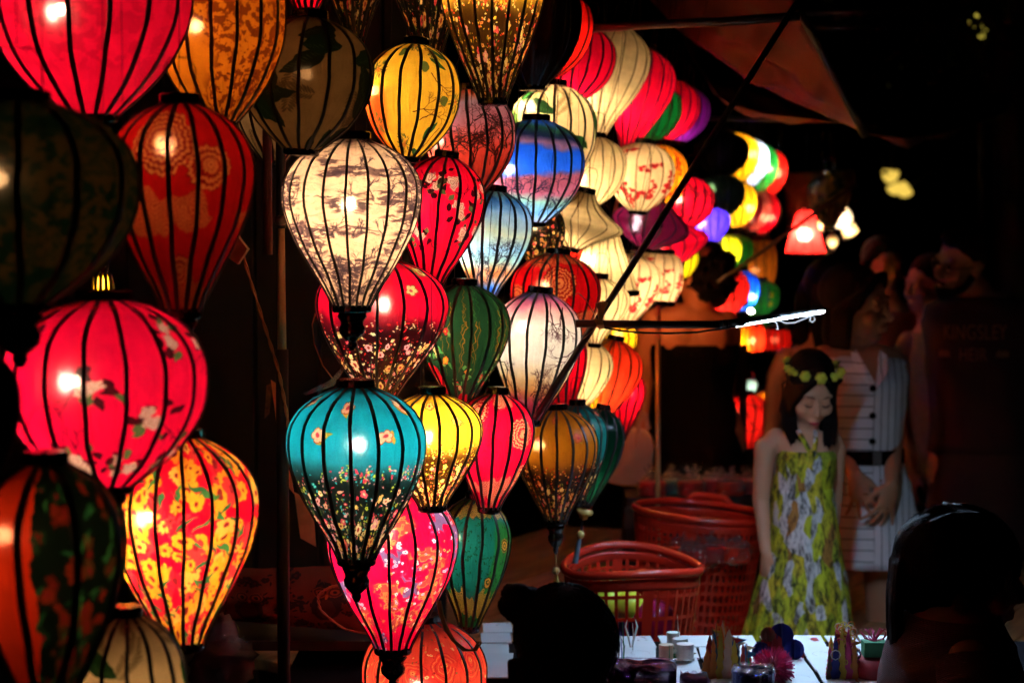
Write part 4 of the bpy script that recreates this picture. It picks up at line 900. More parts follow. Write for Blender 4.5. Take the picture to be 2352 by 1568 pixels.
def basket(loc, rx, ry, h, rot, label, rows, nv, solid=(), handle=True, wav=0.0, tap=.76):
    b = empty('laundry_basket', loc, rot); tag(b, label, 'basket', 'red plastic baskets on the platform'); hh0 = .0045
    def ring(t, a):  # t 0 bottom..1 top
        k = tap+(1-tap)*t; z = h*t+(wav*math.cos(2*a)*t if wav else 0); return (rx*k*math.cos(a), ry*k*math.sin(a), z)
    n = 48; rim = [ring(1, 2*math.pi*i/n) for i in range(n+1)]
    m = MB(); m.tube(rim, (.011), 8, cap=False); m.build('rim', RPL, b, True)
    m = MB()
    m.tube([ring(.93, 2*math.pi*i/n) for i in range(n+1)], [(.014, .0025)]*(n+1), 6, cap=False)
    m.build('collar_band', RPL, b, True)
    m = MB(); rings = [k/rows for k in range(rows+1)]
    for t in rings:
        if t > .9: continue
        for i in range(n): 
            a0, a1 = 2*math.pi*i/n, 2*math.pi*(i+1)/n; hh = hh0
            p = [ring(t, a0), ring(t, a1)]; q = [(x*1.012, y*1.012, z) for x, y, z in p]
            vs = [(p[0][0], p[0][1], p[0][2]-hh), (p[1][0], p[1][1], p[1][2]-hh), (p[1][0], p[1][1], p[1][2]+hh), (p[0][0], p[0][1], p[0][2]+hh),
                  (q[0][0], q[0][1], q[0][2]-hh), (q[1][0], q[1][1], q[1][2]-hh), (q[1][0], q[1][1], q[1][2]+hh), (q[0][0], q[0][1], q[0][2]+hh)]
            m.add(vs, [(0, 1, 2, 3), (5, 4, 7, 6), (3, 2, 6, 7), (1, 0, 4, 5)])
    for i in range(nv):
        a = 2*math.pi*i/nv; da = .0042/rx
        wide = 3.2 if i % (nv//4) == 0 else 1
        p = []
        for t in (0, .5, .95):
            for s in (-1, 1):
                x, y, z = ring(t, a+s*da*wide); p.append((x, y, z)); p.append((x*1.016, y*1.016, z))
        m.add(p, [(0, 4, 6, 2), (1, 3, 7, 5), (0, 1, 5, 4), (2, 6, 7, 3), (4, 8, 10, 6), (5, 7, 11, 9), (4, 5, 9, 8), (6, 10, 11, 7)])
    m.build('lattice', RPL, b)
    m = MB(); m.lathe([(.002, .004), (rx*tap, .004), (rx*tap, .010), (.002, .010)], 32, cap=False); o = m.build('base', RPL, b); o.scale = (1, ry/rx, 1)
    if handle:
        for s in (-1, 1):
            hp = []
            for i in range(11):
                a = math.pi/2*s+(-.42+.84*i/10); x, y, z = ring(1, a); e = math.sin(math.pi*i/10); hp.append((x, y*1.0, z+.045*min(1, e*1.6)))
            MB().tube(hp, [(.011, .008)]*11, 8).build('handle', RPL, b, True)
    return b
ps = P(1445, 1290, 5.0); small = basket((ps.x, ps.y, .503), .172, .150, ps.z-.50, (R(5), 0, R(12)), 'smaller round red plastic basket in front, wavy rim', 7, 40, wav=-.012, handle=False)
pb = P(1588, 1174, 5.88); big = basket((pb.x+.0, pb.y, .503), .195, .160, pb.z-.50, (R(1), R(4), R(-16)), 'larger red plastic basket behind with goods inside', 13, 56, handle=False)
hb = []
for i in range(13):
    a = math.pi/2+(-.36+.72*i/12); hb.append((.195*math.cos(a), .160*math.sin(a), pb.z-.50+.022*min(1, math.sin(math.pi*i/12)*1.8)))
MB().tube(hb, [(.007, .011)]*13, 8).build('handle', RPL, big, True)
# goods in and behind the baskets
DOT, nt, out = newmat('red_with_white_dots')
tc = nt.nodes.new('ShaderNodeTexCoord'); vo = N(nt, 'ShaderNodeTexVoronoi', Scale=55.0, Randomness=.3); nt.links.new(tc.outputs['Object'], vo.inputs['Vector'])
rp = nt.nodes.new('ShaderNodeValToRGB'); rp.color_ramp.interpolation = 'CONSTANT'; rp.color_ramp.elements[0].color = (.7, .6, .5, 1); rp.color_ramp.elements[1].position = .22; rp.color_ramp.elements[1].color = (.45, .02, .02, 1)
nt.links.new(vo.outputs['Distance'], rp.inputs[0]); b_ = nt.nodes.new('ShaderNodeBsdfPrincipled'); b_.inputs['Roughness'].default_value = .4
nt.links.new(rp.outputs[0], b_.inputs['Base Color']); nt.links.new(b_.outputs[0], out.inputs[0])
TEALC = pbr('teal_tin', (.03, .22, .28), .3); YPL = pbr('yellow_plastic', (.75, .72, .05), .35, bump=0); BPL = pbr('blue_plastic', (.02, .03, .30), .35, bump=0); MPL = pbr('magenta_clear_plastic', (.65, .02, .12), .15, trans=.5, bump=0)
def wrapped(x, y, d, r, mat, label, seed, kind=0, zfix=None, grp='cellophane wrapped drums behind the big basket'):
    p = P(x, y, d)
    if zfix is not None: p.z = zfix
    t = empty('wrapped_toy', p); tag(t, label, 'toy', grp)
    m = MB()
    if kind == 0: m.lathe([(.002, 0), (r*.95, 0), (r, .004), (r, r*.95), (r*.92, r), (.002, r)], 20)
    else: m.ball((0, 0, r*.6), (r, r, r*.8), 14, 9)
    m.build('drum', mat, t, False)
    link('cellophane', crumple((0, 0, r*.6), r*1.15, seed, 14, 10, .22, 1, .85), CEL, t)
    rg = random.Random(seed); m = MB()
    for k in range(7):
        a = rg.random()*6.28; q = r*rg.uniform(.3, .8)
        z0 = r*1.25; v = [(0, 0, z0-.01), (q*math.cos(a), q*math.sin(a), z0+rg.uniform(.01, .04)), (q*math.cos(a+.5), q*math.sin(a+.5), z0+rg.uniform(.01, .05)), (q*.4*math.cos(a+.9), q*.4*math.sin(a+.9), z0+.005)]
        m.add(v, [(0, 1, 2), (0, 2, 3)])
    m.build('twist', CEL, t)
    return t
# shelf of goods behind the big basket
shx = P(1610, 1150, 6.5); sh = empty('goods_crate', (shx.x, shx.y, .5)); tag(sh, 'dark crate of wrapped toys behind the big basket', 'crate')
ztop = P(1610, 1130, 6.5).z
MB().box((0, 0, (ztop-.5)/2), (.50, .26, ztop-.5)).build('body', DARKW, sh)
for k in range(3): MB().box((0, -.14, .07+k*.12), (.52, .018, .07)).build('slat', DARKW, sh)
names = ['leftmost', 'second from the left', 'third from the left', 'fourth from the left', 'fifth from the left', 'rightmost']
for k in range(6):
    wrapped(1498+k*45, 1130, 6.42+.05*(k % 2), .044, (DOT, TEALC, DOT, DOT, RPL, DOT)[k], '%s small %s drum in crinkled cellophane on the crate' % (names[k], ('white dotted red', 'teal', 'white dotted red', 'white dotted red', 'plain red', 'white dotted red')[k]), 20+k, zfix=ztop+.002)
for k, (x, y, d, r) in enumerate(((1560, 1200, 5.72, .042), (1630, 1195, 5.70, .045), (1690, 1215, 5.70, .042), (1590, 1215, 5.66, .04))):
    wrapped(x, y, d, r, (RPL, DOT, RPL, DOT)[k], ('red drum in cellophane at the left inside the big basket', 'dotted red drum heaped in the middle of the big basket', 'plain red drum in cellophane at the right inside the big basket', 'dotted red drum at the front inside the big basket')[k], 40+k, zfix=.78, grp='wrapped toys filling the big basket')
link_base = .515
for k, (x, y, d, r, mt, lb) in enumerate(((1400, 1385, 4.98, .045, YPL, 'yellow ball at the left in the small basket'), (1380, 1430, 4.97, .045, BPL, 'blue ball at the bottom in the small basket'), (1445, 1390, 4.96, .04, YPL, 'yellow ball in the middle in the small basket'), (1500, 1430, 4.95, .06, MPL, 'magenta plastic ball in the small basket'), (1440, 1450, 5.0, .045, BPL, 'dark blue ball under the yellow ones in the small basket'), (1475, 1335, 5.02, .035, RPL, 'red ball at the top of the small basket'))):
    o = MB().ball((0, 0, 0), r, 18, 12).build('toy_ball', mt, None, True); o.location = P(x, y, d); tag(o, lb, 'ball', 'toy balls in the small basket')
    if o.location.z-r < .52: o.location.z = .52+r
# table of cards
TZ = .80
def T(x, y, z=TZ):
    """point of the table plane under picture position (x, y)"""
    a = P(x, y, 1.0)-Vector((0, 0, CAM_H)); k = (z-CAM_H)/a.z; return Vector((0, 0, CAM_H))+a*k
tb = empty('card_table', (.48, 4.11, 0)); tag(tb, 'low black table covered with rows of white greeting cards', 'table')
BLKC = pbr('black_table_cloth', (.006, .006, .008), .8, spec=.05)
MB().box((0, 0, TZ-.02), (1.9, .68, .03)).build('table_top', BLKC, tb)
for sx in (-.88, .88):
    for sy in (-.28, .28): MB().box((sx, sy, (TZ-.035)/2), (.05, .05, TZ-.035)).build('leg', DARKW, tb)
INKM = pbr('ink_print', (.16, .10, .12), .6, bump=0); REDI = pbr('red_ink', (.40, .02, .03), .5, bump=0); YELC = pbr('yellow_card', (.62, .62, .22), .6, bump=0, var=.05)
cardm = MB().box((0, 0, 0), (.067, .103, .0030)).me('card'); cardm.materials.append(WHITE)
cardy = cardm.copy(); cardy.materials.clear(); cardy.materials.append(YELC)
rg = random.Random(77); ci = 0
cols = [(1136, 'beside the paisley lantern'), (1400, 'right of the hair bun'), (1477, 'before the small basket'), (1568, 'behind the round white boxes'), (1646, 'left of the tall paper pagoda'), (1724, 'right of the paper pagoda'), (1815, 'behind the pink pompom'), (1893, 'left of the flower tower'), (1972, 'behind the green gift'), (2050, 'at the right end of the table')]
rown = ['back row', 'second row from the back', 'third row from the back', 'fourth row from the back', 'front row']
for ic, (px, wh) in enumerate(cols):
    x0 = T(px, 1520).x
    for r_ in range(5):
        y = 4.39-r_*.118
        if px < 1200: y += .16
        if r_ == 4 and px in (1474, 1410): continue
        ml = cardy if (ic, r_) == (5, 3) else cardm
        c_ = empty('greeting_card', (x0+rg.uniform(-.006, .006)-.0*r_, y+rg.uniform(-.006, .006), TZ+.006), (R(1.5+rg.uniform(-1, 2)), 0, R(rg.uniform(-4, 4))))
        tag(c_, ('pale yellow' if ml is cardy else 'white')+' greeting card, %s, %s' % (rown[r_], wh), 'card', 'greeting cards laid in rows on the table')
        o = bpy.data.objects.new('card', ml); C.objects.link(o); o.parent = c_
        m = MB(); k = rg.random()
        if k < .30:
            nq = rg.randint(4, 9); bx, by = rg.uniform(-.02, .0), rg.uniform(-.03, .03)
            for q in range(nq):
                x_, y_, s_ = bx+rg.uniform(0, .03), by+rg.uniform(-.02, .02), rg.uniform(.0012, .004); m.add([(x_-s_, y_, .0022), (x_, y_-s_*.7, .0022), (x_+s_, y_+s_*.3, .0022), (x_, y_+s_, .0022)], [(0, 1, 2, 3)])
            m.build('print', INKM, c_)
        elif k < .38:
            q_ = rg.uniform(.3, .6); ox_, oy_ = rg.uniform(-.015, .01), rg.uniform(-.02, .03); m.add([(ox_+x_*q_, oy_+y_*q_, .0022) for x_, y_ in ((.0, .01), (.012, .03), (.03, .028), (.034, -.03), (.012, -.04), (-.004, -.015))], [(5, 4, 3, 2, 1, 0)]); m.build('print', REDI, c_)
        elif k < .55:
            r0 = rg.uniform(.012, .022)
            for q in range(14): a = q*.3+rg.uniform(-.05, .05); m.add([(r0*math.cos(a), -.01+r0*math.sin(a), .0022), (r0*math.cos(a+.13), -.01+r0*math.sin(a+.13), .0022), (r0*.92*math.cos(a+.13), -.01+r0*.92*math.sin(a+.13), .0022), (r0*.92*math.cos(a), -.01+r0*.92*math.sin(a), .0022)], [(0, 1, 2, 3)])
            m.build('print', INKM, c_)
# paper pagoda (fans of cut card)
PC = [pbr('paper_'+n, c, .6, bump=.05) for n, c in (('cream', (.62, .50, .36)), ('red', (.42, .02, .03)), ('blue', (.02, .16, .42)), ('yellow', (.65, .50, .05)), ('orange', (.75, .22, .03)), ('green', (.04, .25, .10)), ('brown', (.18, .05, .03)), ('navy', (.02, .025, .22)), ('pink', (.75, .05, .22)), ('white', (.75, .75, .72)))]
def popup(px, py_top, py_bot, label, seed, cols, n=16, spread=.05, tiers=5, cat='paper model'):
    b = T(px, min(py_bot, 1600)); t = empty('paper_model', b); tag(t, label, cat); h = (P(px, py_top, b.y).z-TZ)
    rg = random.Random(seed)
    for k in range(n):
        s = (k/(n-1)-.5)*2; x = s*spread; hh = h*(1-.45*abs(s)**1.5)*rg.uniform(.88, 1.0); w = spread*.42
        pts = []
        for j in range(tiers):
            z0, z1 = hh*j/tiers, hh*(j+1)/tiers; ww = w*(1-.75*j/tiers); pts += [(ww, z0), (ww*.6, z0+(z1-z0)*.35)]
        out_ = [(x_, z_) for x_, z_ in pts]+[(0, hh)]+[(-x_, z_) for x_, z_ in reversed(pts)]
        a = rg.uniform(-.6, .6)
        vs = [(x+x_*math.cos(a), rg.uniform(-.002, .002)+x_*math.sin(a)+(k % 4-1.5)*.014, z_) for x_, z_ in out_]; nn = len(vs)
        vs2 = [(a_, b_+.0012, c_) for a_, b_, c_ in vs]
        f = [tuple(range(nn)), tuple(range(2*nn-1, nn-1, -1))]+[(i, (i+1) % nn, nn+(i+1) % nn, nn+i) for i in range(nn)]
        link('paper_leaf', mesh('paper_leaf', vs+vs2, f), PC[rg.choice(cols)], t)
    for k in range(6):
        x = rg.uniform(-1, 1)*spread*.8; y = rg.uniform(-.02, .02); z = h*rg.uniform(.55, .95); s_ = rg.uniform(.006, .013)
        link('flag', mesh('flag', [(x, y, z), (x+s_*2.2, y+.003, z-s_*.5), (x, y, z-s_*1.4), (x, y+.001, z-s_*1.4)], [(0, 1, 2), (0, 3, 1)]), PC[rg.choice(cols)], t)
        link('mast', MB().tube([(x, y, .004), (x, y, z+.004)], .0008, 4).me('mast'), PC[6], t)
    return t
popup(1658, 1428, 1560, 'tall pagoda of cut paper with flags on the card table', 3, (0, 0, 6, 1, 4, 3, 2), 20, .034)
popup(1700, 1465, 1545, 'blue and green paper sails beside the tall paper pagoda', 4, (2, 5, 0, 1), 8, .022)
popup(1935, 1430, 1560, 'flower tower of cut paper, yellow on top and purple below', 8, (6, 3, 1, 7, 8, 4), 20, .030)
ft = empty('paper_flowers', T(1935, 1556)+Vector((0, -.02, 0))); tag(ft, 'heap of pink, purple and red paper loops and petals before the flower tower', 'paper model')
rg = random.Random(31)
for k in range(70):
    z_ = rg.uniform(.01, .115); w_ = .032*(1-.5*z_/.115); c0 = Vector((rg.uniform(-w_, w_), rg.uniform(-.02, .02), z_)); r0 = rg.uniform(.005, .011); ax = rg.uniform(-.6, .6)
    MB().tube([c0+Vector((r0*math.cos(t), r0*.4*math.sin(t)*math.sin(ax), r0*math.sin(t)*math.cos(ax))) for t in [i*.785 for i in range(9)]], .0011, 4, cap=False).build('paper_loop', PC[rg.choice((8, 8, 1, 6, 3, 7, 4, 9)) if z_ < .08 else rg.choice((3, 3, 4, 0))], ft)
popup(1560, 1490, 1520, 'little green and white paper bamboo on the card table', 9, (5, 9, 0), 9, .026, 3)
bl = empty('paper_balloons', T(1785, 1520)); tag(bl, 'dark blue and red paper balloons standing on the cards', 'paper model')
for k, (dx, dz, r_, c_) in enumerate(((-.035, .025, .021, 7), (-.012, .040, .024, 1), (.010, .055, .027, 7), (.034, .030, .022, 7), (.0, .022, .018, 1), (.045, .015, .015, 1), (-.022, .062, .016, 6))):
    m = MB()
    for q in range(6):
        a = q*math.pi/6; n_ = 14; vs = [(dx+r_*math.cos(w)*math.cos(a), (k % 3-1)*.012+r_*math.cos(w)*math.sin(a), dz+r_*math.sin(w)) for w in [2*math.pi*i/n_ for i in range(n_)]]
        m.add(vs, [tuple(range(n_))])
    m.tube([(dx, (k % 3-1)*.012, 0), (dx, (k % 3-1)*.012, dz)], .0012, 5)
    m.build('paper_balloon', PC[c_], bl)
pk = empty('pompom', T(1772, 1568)); tag(pk, 'bright pink feathery pompom at the front of the table', 'pompom')
pk.location = P(1775, 1560, 4.05); rg = random.Random(12); m = MB()
for k in range(700):
    d = Vector((rg.gauss(0, 1), rg.gauss(0, 1), rg.gauss(0, 1))).normalized(); q = d.cross(Vector((rg.gauss(0, 1), rg.gauss(0, 1), rg.gauss(0, 1)))).normalized()*.0016; L_ = .044*rg.uniform(.86, 1.08)
    m.add([d*.02-q, d*.02+q, d*L_+q*.3+Vector((0, 0, rg.uniform(-.004, .002))), d*L_-q*.3], [(0, 1, 2, 3)])
tag(m.build('feathers', PC[8], pk), kind='stuff'); MB().ball((0, 0, 0), .024, 14, 10).build('core', PC[1], pk, True)
pk.location.z = max(pk.location.z, TZ+.03)
# foil boxes in the front row
FOIL, nt, out = newmat('purple_foil_wrap')
b_ = nt.nodes.new('ShaderNodeBsdfPrincipled'); b_.inputs['Base Color'].default_value = (.09, .02, .12, 1); b_.inputs['Metallic'].default_value = .85; b_.inputs['Roughness'].default_value = .12
no = N(nt, 'ShaderNodeTexVoronoi', Scale=95.0); no.feature = 'SMOOTH_F1'; bu = N(nt, 'ShaderNodeBump', Strength=.9, Distance=.01); nt.links.new(no.outputs['Distance'], bu.inputs['Height']); nt.links.new(bu.outputs[0], b_.inputs['Normal']); nt.links.new(b_.outputs[0], out.inputs[0])
FOILB = FOIL.copy(); FOILB.node_tree.nodes['Principled BSDF'].inputs['Base Color'].default_value = (.03, .04, .22, 1)
def foilbox(px, py, w, dpt, h, mat, label, rz, rnd=False, yy=3.86):
    x0 = P(px, py, yy).x; zt = P(px, py, yy).z
    t = empty('foil_box', (x0, yy, TZ), (0, 0, R(rz))); tag(t, label, 'box', 'foil wrapped boxes at the front of the card table')
    h = max(.03, zt-TZ); m = MB(); rg = random.Random(int(px)); n_ = 20; v = []
    for k in range(n_):
        a = 2*math.pi*k/n_; e = 1 if rnd else 1/max(abs(math.cos(a)), abs(math.sin(a))); e = min(e, 1.32)
        v.append((w/2*math.cos(a)*e, dpt/2*math.sin(a)*e))
    vs = [(x, y, 0) for x, y in v]+[(x*(1+rg.uniform(-.02, .03)), y*(1+rg.uniform(-.02, .03)), h*.92) for x, y in v]+[(x*.92, y*.92, h+rg.uniform(-.002, .004)) for x, y in v]+[(x*.5, y*.5, h+rg.uniform(-.002, .004)) for x, y in v]+[(0, 0, h)]
    f = []
    for r_ in range(3): f += [(r_*n_+k, r_*n_+(k+1) % n_, (r_+1)*n_+(k+1) % n_, (r_+1)*n_+k) for k in range(n_)]
    f += [(3*n_+k, 3*n_+(k+1) % n_, 4*n_) for k in range(n_)]
    link('box', mesh('box', vs, f), mat, t)
    vs = []; nn = 26
    for k in range(nn): 
        a = 2*math.pi*k/nn; e = 1 if rnd else min(1.3, 1/max(abs(math.cos(a)), abs(math.sin(a))))
        for q in (1.03, .9, .75): vs.append((w/2*math.cos(a)*e*q+rg.uniform(-.003, .003), dpt/2*math.sin(a)*e*q+rg.uniform(-.003, .003), h+(rg.uniform(-.012, .004) if q > 1 else rg.uniform(.001, .010))))
    f = [(k*3+q, ((k+1) % nn)*3+q, ((k+1) % nn)*3+q+1, k*3+q+1) for k in range(nn) for q in range(2)]
    link('crinkled_foil', mesh('crinkled_foil', vs, f), CEL, t)
foilbox(1470, 1532, .145, .07, .06, FOIL, 'long purple foil wrapped box right of the dark hair bun', -4)
foilbox(1408, 1536, .06, .07, .06, FOIL, 'short purple foil wrapped box touching the long one', 6, yy=3.84)
foilbox(1735, 1545, .085, .08, .06, FOILB, 'round blue foil wrapped box before the pink pompom', 0, True)
foilbox(1600, 1562, .05, .05, .05, FOIL, 'small purple foil box under the paper pagoda', 12)
foilbox(1500, 1564, .06, .05, .04, FOIL, 'small purple foil box at the very bottom edge', -12, yy=3.80)
for k, (x, y, r_) in enumerate(((1546, 1490, .014), (1562, 1505, .016), (1574, 1518, .018), (1530, 1520, .015))):
    o = MB().lathe([(.001, 0), (r_, 0), (r_, .022), (r_*1.04, .023), (r_*1.04, .031), (.001, .032)], 18).build('round_box', (PC[9], WHITE, PC[9], PC[0])[k], None); o.location = T(x, y+10)+Vector((0, 0, .016)); tag(o, ('small round white box, farthest back of the four', 'small round white box in the middle of the four', 'small round white box, largest and nearest the cards', 'small round cream box left of the white ones')[k], 'box', 'small round boxes on the cards')
for k, (x, yt, yb, c_) in enumerate(((1432, 1425, 1540, 5), (1453, 1430, 1500, 9), (1418, 1470, 1530, 0), (1428, 1450, 1545, 2), (1556, 1410, 1500, 0), (1534, 1480, 1530, 5), (1405, 1500, 1540, 6))):
    b = T(x, yb); tip = P(x+(k % 3-1)*3, yt, b.y); o = MB().tube([b, b.lerp(tip, .5)+Vector((.002, 0, 0)), tip], [.0014, .0012, .0005], 5).build('bamboo_skewer', PC[c_], None); tag(o, 'thin %s skewer standing upright among the cards %s' % (('green', 'white', 'cream', 'blue', 'pale tall', 'short green', 'brown')[k], ('leftmost of the pair with white feathers', 'beside the white feathers', 'near the hair bun', 'behind the feathers', 'behind the round boxes', 'left of the round boxes', 'at the edge of the dark hair')[k]), 'stick', 'skewers standing on the card table')
b = T(1450, 1495); m = MB()
for s in (-1, 1): m.tube([b, b+Vector((.006*s, 0, .03)), b+Vector((.013*s, 0, .055)), b+Vector((.009*s, 0, .07))], [.0012, .003, .002, .0006], 6)
tag(m.build('white_feather', PC[9], None, True), 'curled white feather pair standing left on the card table', 'feather')
gf = empty('gift', T(2008, 1560)); tag(gf, 'green and pink gift with loops of ribbon over a dark red round box', 'gift')
MB().lathe([(.001, 0), (.040, 0), (.043, .02), (.036, .045), (.001, .05)], 20).build('round_box', PC[1], gf, True)
MB().box((0, 0, .065), (.048, .04, .03)).build('green_box', PC[5], gf)
for k in range(7):
    a = k*.9; MB().tube([(0, 0, .08), (.02*math.cos(a), .012*math.sin(a), .105), (.032*math.cos(a), .02*math.sin(a), .10), (.02*math.cos(a+.3), .012*math.sin(a+.3), .085), (0, 0, .08)], .0014, 5).build('ribbon_loop', PC[8 if k % 3 else 1], gf)
# cords, tags and strips among the lanterns
WIRE = pbr('orange_brown_wire', (.42, .15, .05), .4)
def twisted(name, pts, label, r=.0018, tw=.022, turns=40):
    pts = [Vector(p) for p in pts]; fine = []
    for i in range(len(pts)-1):
        for q in range(10): fine.append(pts[i].lerp(pts[i+1], q/10))
    fine.append(pts[-1])
    for _ in range(6): fine = [fine[0]]+[(fine[i-1]+fine[i]*2+fine[i+1])/4 for i in range(1, len(fine)-1)]+[fine[-1]]
    t = empty(name, pts[0]); tag(t, label, 'cord'); n = len(fine)
    for s in (0, math.pi):
        MB().tube([p+Vector((math.cos(i*.9+s)*r, math.sin(i*.9+s)*r, 0))-pts[0] for i, p in enumerate(fine)], r, 5).build('strand', WIRE, t)
twisted('twisted_wire', [P(x, y, 3.55) for x, y in ((520, 400), (543, 515), (562, 600), (605, 740), (640, 850), (660, 955), (668, 1040))], 'twisted brown wire hanging between the wine red and teal lanterns')
twisted('twisted_wire', [P(x, y, 3.95) for x, y in ((848, 1335), (760, 1345), (730, 1365), (734, 1400), (790, 1445), (862, 1458))], 'twisted orange cable looping before the owl print cushion')
tag(MB().tube([P(x, y, 3.9) for x, y in ((730, 700), (717, 745), (722, 790), (742, 840), (765, 870))], .0014, 5).build('loop_wire', WIRE), 'thin wire loop left of the darkening red lantern', 'cord')
PAPO = pbr('orange_paper', (.80, .42, .20), .6, var=.3); PLAS = cello('milky_plastic_strip', (.8, .75, .7), .8)  # orange base colour with random tone variation
def slab(name, quad, d, mat, label, cat, th=.003):
    v = [P(x, y, d) for x, y in quad]; w = [p+Vector((0, th, 0)) for p in v]; n = len(v)
    return tag(link(name, mesh(name, v+w, [tuple(range(n)), tuple(range(2*n-1, n-1, -1))]+[(i, (i+1) % n, n+(i+1) % n, n+i) for i in range(n)]), mat), label, cat)
slab('paper_packet', [(512, 560), (538, 533), (568, 572), (545, 607), (520, 588)], 3.3, PAPO, 'crumpled orange paper packet right of the wine red lantern', 'packet', .03)
slab('paper_tag', [(676, 1130), (718, 1150), (726, 1255), (690, 1235)], 4.4, PAPO, 'orange paper sheet hanging behind the teal lantern', 'paper')
slab('cloth_strip', [(622, 872), (634, 880), (652, 1010), (676, 1135), (664, 1120), (640, 1010)], 4.2, PAPO, 'narrow brown cloth strip hanging from the dark post', 'strip')
slab('price_strip', [(612, 885), (626, 878), (618, 950), (607, 962)], 4.25, pbr('dull_printed_strip', (.16, .08, .04), .7, var=.7, scale=120), 'short pale strip with small marks beside the brown cloth strip', 'strip')
tag(MB().tube([P(800, 812, 3.62), P(785, 850, 3.60), P(762, 880, 3.58), P(700, 905, 3.60)], [(.004, .002), (.010, .002), (.012, .002), (.006, .001)], 8).build('plastic_strip', PLAS, None, True), 'milky plastic strip tied above the teal lantern', 'strip')
sk = empty('thread_skein', P(1012, 1385, 3.80)); tag(sk, 'yellow silk thread skein draped over the red paisley lantern', 'thread')
rg = random.Random(4)
for k in range(14):
    o_ = rg.uniform(-5, 5); MB().tube([P(x+o_, y+rg.uniform(-2, 2), 3.80)-sk.location for x, y in ((1008, 1380), (1014, 1410), (1024, 1440), (1042, 1470), (1068, 1492), (1090, 1492), (1102, 1474))], .0009, 4).build('thread', TAS_Y, sk)
# owl print cushion and bottle bags in the dark
def p_owl(seed):
    c = Cv('6c3018', seed); r = c.r
    for k in range(60):
        x, y = r.random()*TW, r.random()*TH; c.flower(x, y, r.uniform(16, 40), 5, '24080a', '481410', r.random()*6)
        for q in range(3): c.oval(x+r.uniform(-50, 50), y+r.uniform(-50, 50), 18, 8, r.random()*3, '200808', leaf=True)
    for (ox, oy) in ((780, 190), (300, 240)):
        c.oval(ox, oy+110, 92, 120, 0, '2c0a0a'); c.oval(ox, oy+130, 55, 80, 0, '48180c')
        for s in (-1, 1): c.oval(ox+s*44, oy, 46, 46, 0, '7c3c1c'); c.oval(ox+s*44, oy, 38, 38, 0, '40140c'); c.oval(ox+s*44, oy, 28, 28, 0, '884820'); c.oval(ox+s*44, oy, 14, 14, 0, '140404')
        c.oval(ox, oy+36, 10, 18, 0, 'b06020')
    return c.image('owl_print')
mo, nt, out = newmat('owl_print_cloth'); ti = nt.nodes.new('ShaderNodeTexImage'); ti.image = p_owl(3); b_ = nt.nodes.new('ShaderNodeBsdfPrincipled'); b_.inputs['Roughness'].default_value = .85; nt.links.new(ti.outputs[0], b_.inputs['Base Color']); nt.links.new(b_.outputs[0], out.inputs[0])
cq = [P(470, 1308, 4.35), P(852, 1296, 4.25), P(838, 1450, 4.2), P(470, 1420, 4.3)]; v = []; uv = []; nn, mm = 24, 14
for i in range(mm+1):
    for j in range(nn+1):
        s, t = j/nn, i/mm; p = cq[0].lerp(cq[1], s).lerp(cq[3].lerp(cq[2], s), t); bulge = .05*(math.sin(math.pi*s)**.5)*(math.sin(math.pi*t)**.5)
        v.append(p+Vector((0, -bulge+.004*math.sin(s*31)+.004*math.sin(t*17+s*9), 0))); uv.append((s, 1-t))
L0 = len(v)
for i in range(mm+1):
    for j in range(nn+1):
        p = Vector(v[i*(nn+1)+j]); s, t = j/nn, i/mm; v.append(p+Vector((0, .005+.10*(math.sin(math.pi*s)**.5)*(math.sin(math.pi*t)**.5), 0))); uv.append((s, 1-t))
f = [(i*(nn+1)+j, i*(nn+1)+j+1, (i+1)*(nn+1)+j+1, (i+1)*(nn+1)+j) for i in range(mm) for j in range(nn)]
f += [tuple(L0+q for q in reversed(g)) for g in f]
tag(link('cushion', mesh('cushion', v, f, True, uv), mo), 'brown cushion printed with an owl and dark flowers, low in the gap', 'cushion')
pz = P(640, 1440, 4.3); sb = empty('side_shelf', (pz.x, pz.y, 0)); tag(sb, 'black shelf under the owl print cushion', 'shelf')
MB().box((0, .05, pz.z-.02), (.5, .3, .02)).build('shelf_board', DARKW, sb)
for s in (-.22, .22): MB().box((s, .05, (pz.z-.03)/2), (.04, .25, pz.z-.03)).build('side', DARKW, sb)
for k, (x, y) in enumerate(((500, 1470), (540, 1520), (485, 1540))):
    o = link('plastic_bag', crumple((0, 0, 0), .045, 60+k, 16, 12, .3, .7, 1.2), cello('bag_film_%s' % 'abc'[k], (.3, .25, .3), .35)); o.location = P(x, y, 3.9+k*.1); tag(o, ('crinkled clear bag glinting under the red flowered lantern', 'crinkled clear bag with red glints right of the lowest cream lantern', 'crinkled clear bag lowest in the dark corner')[k], 'bag', 'glinting clear bags in the dark')
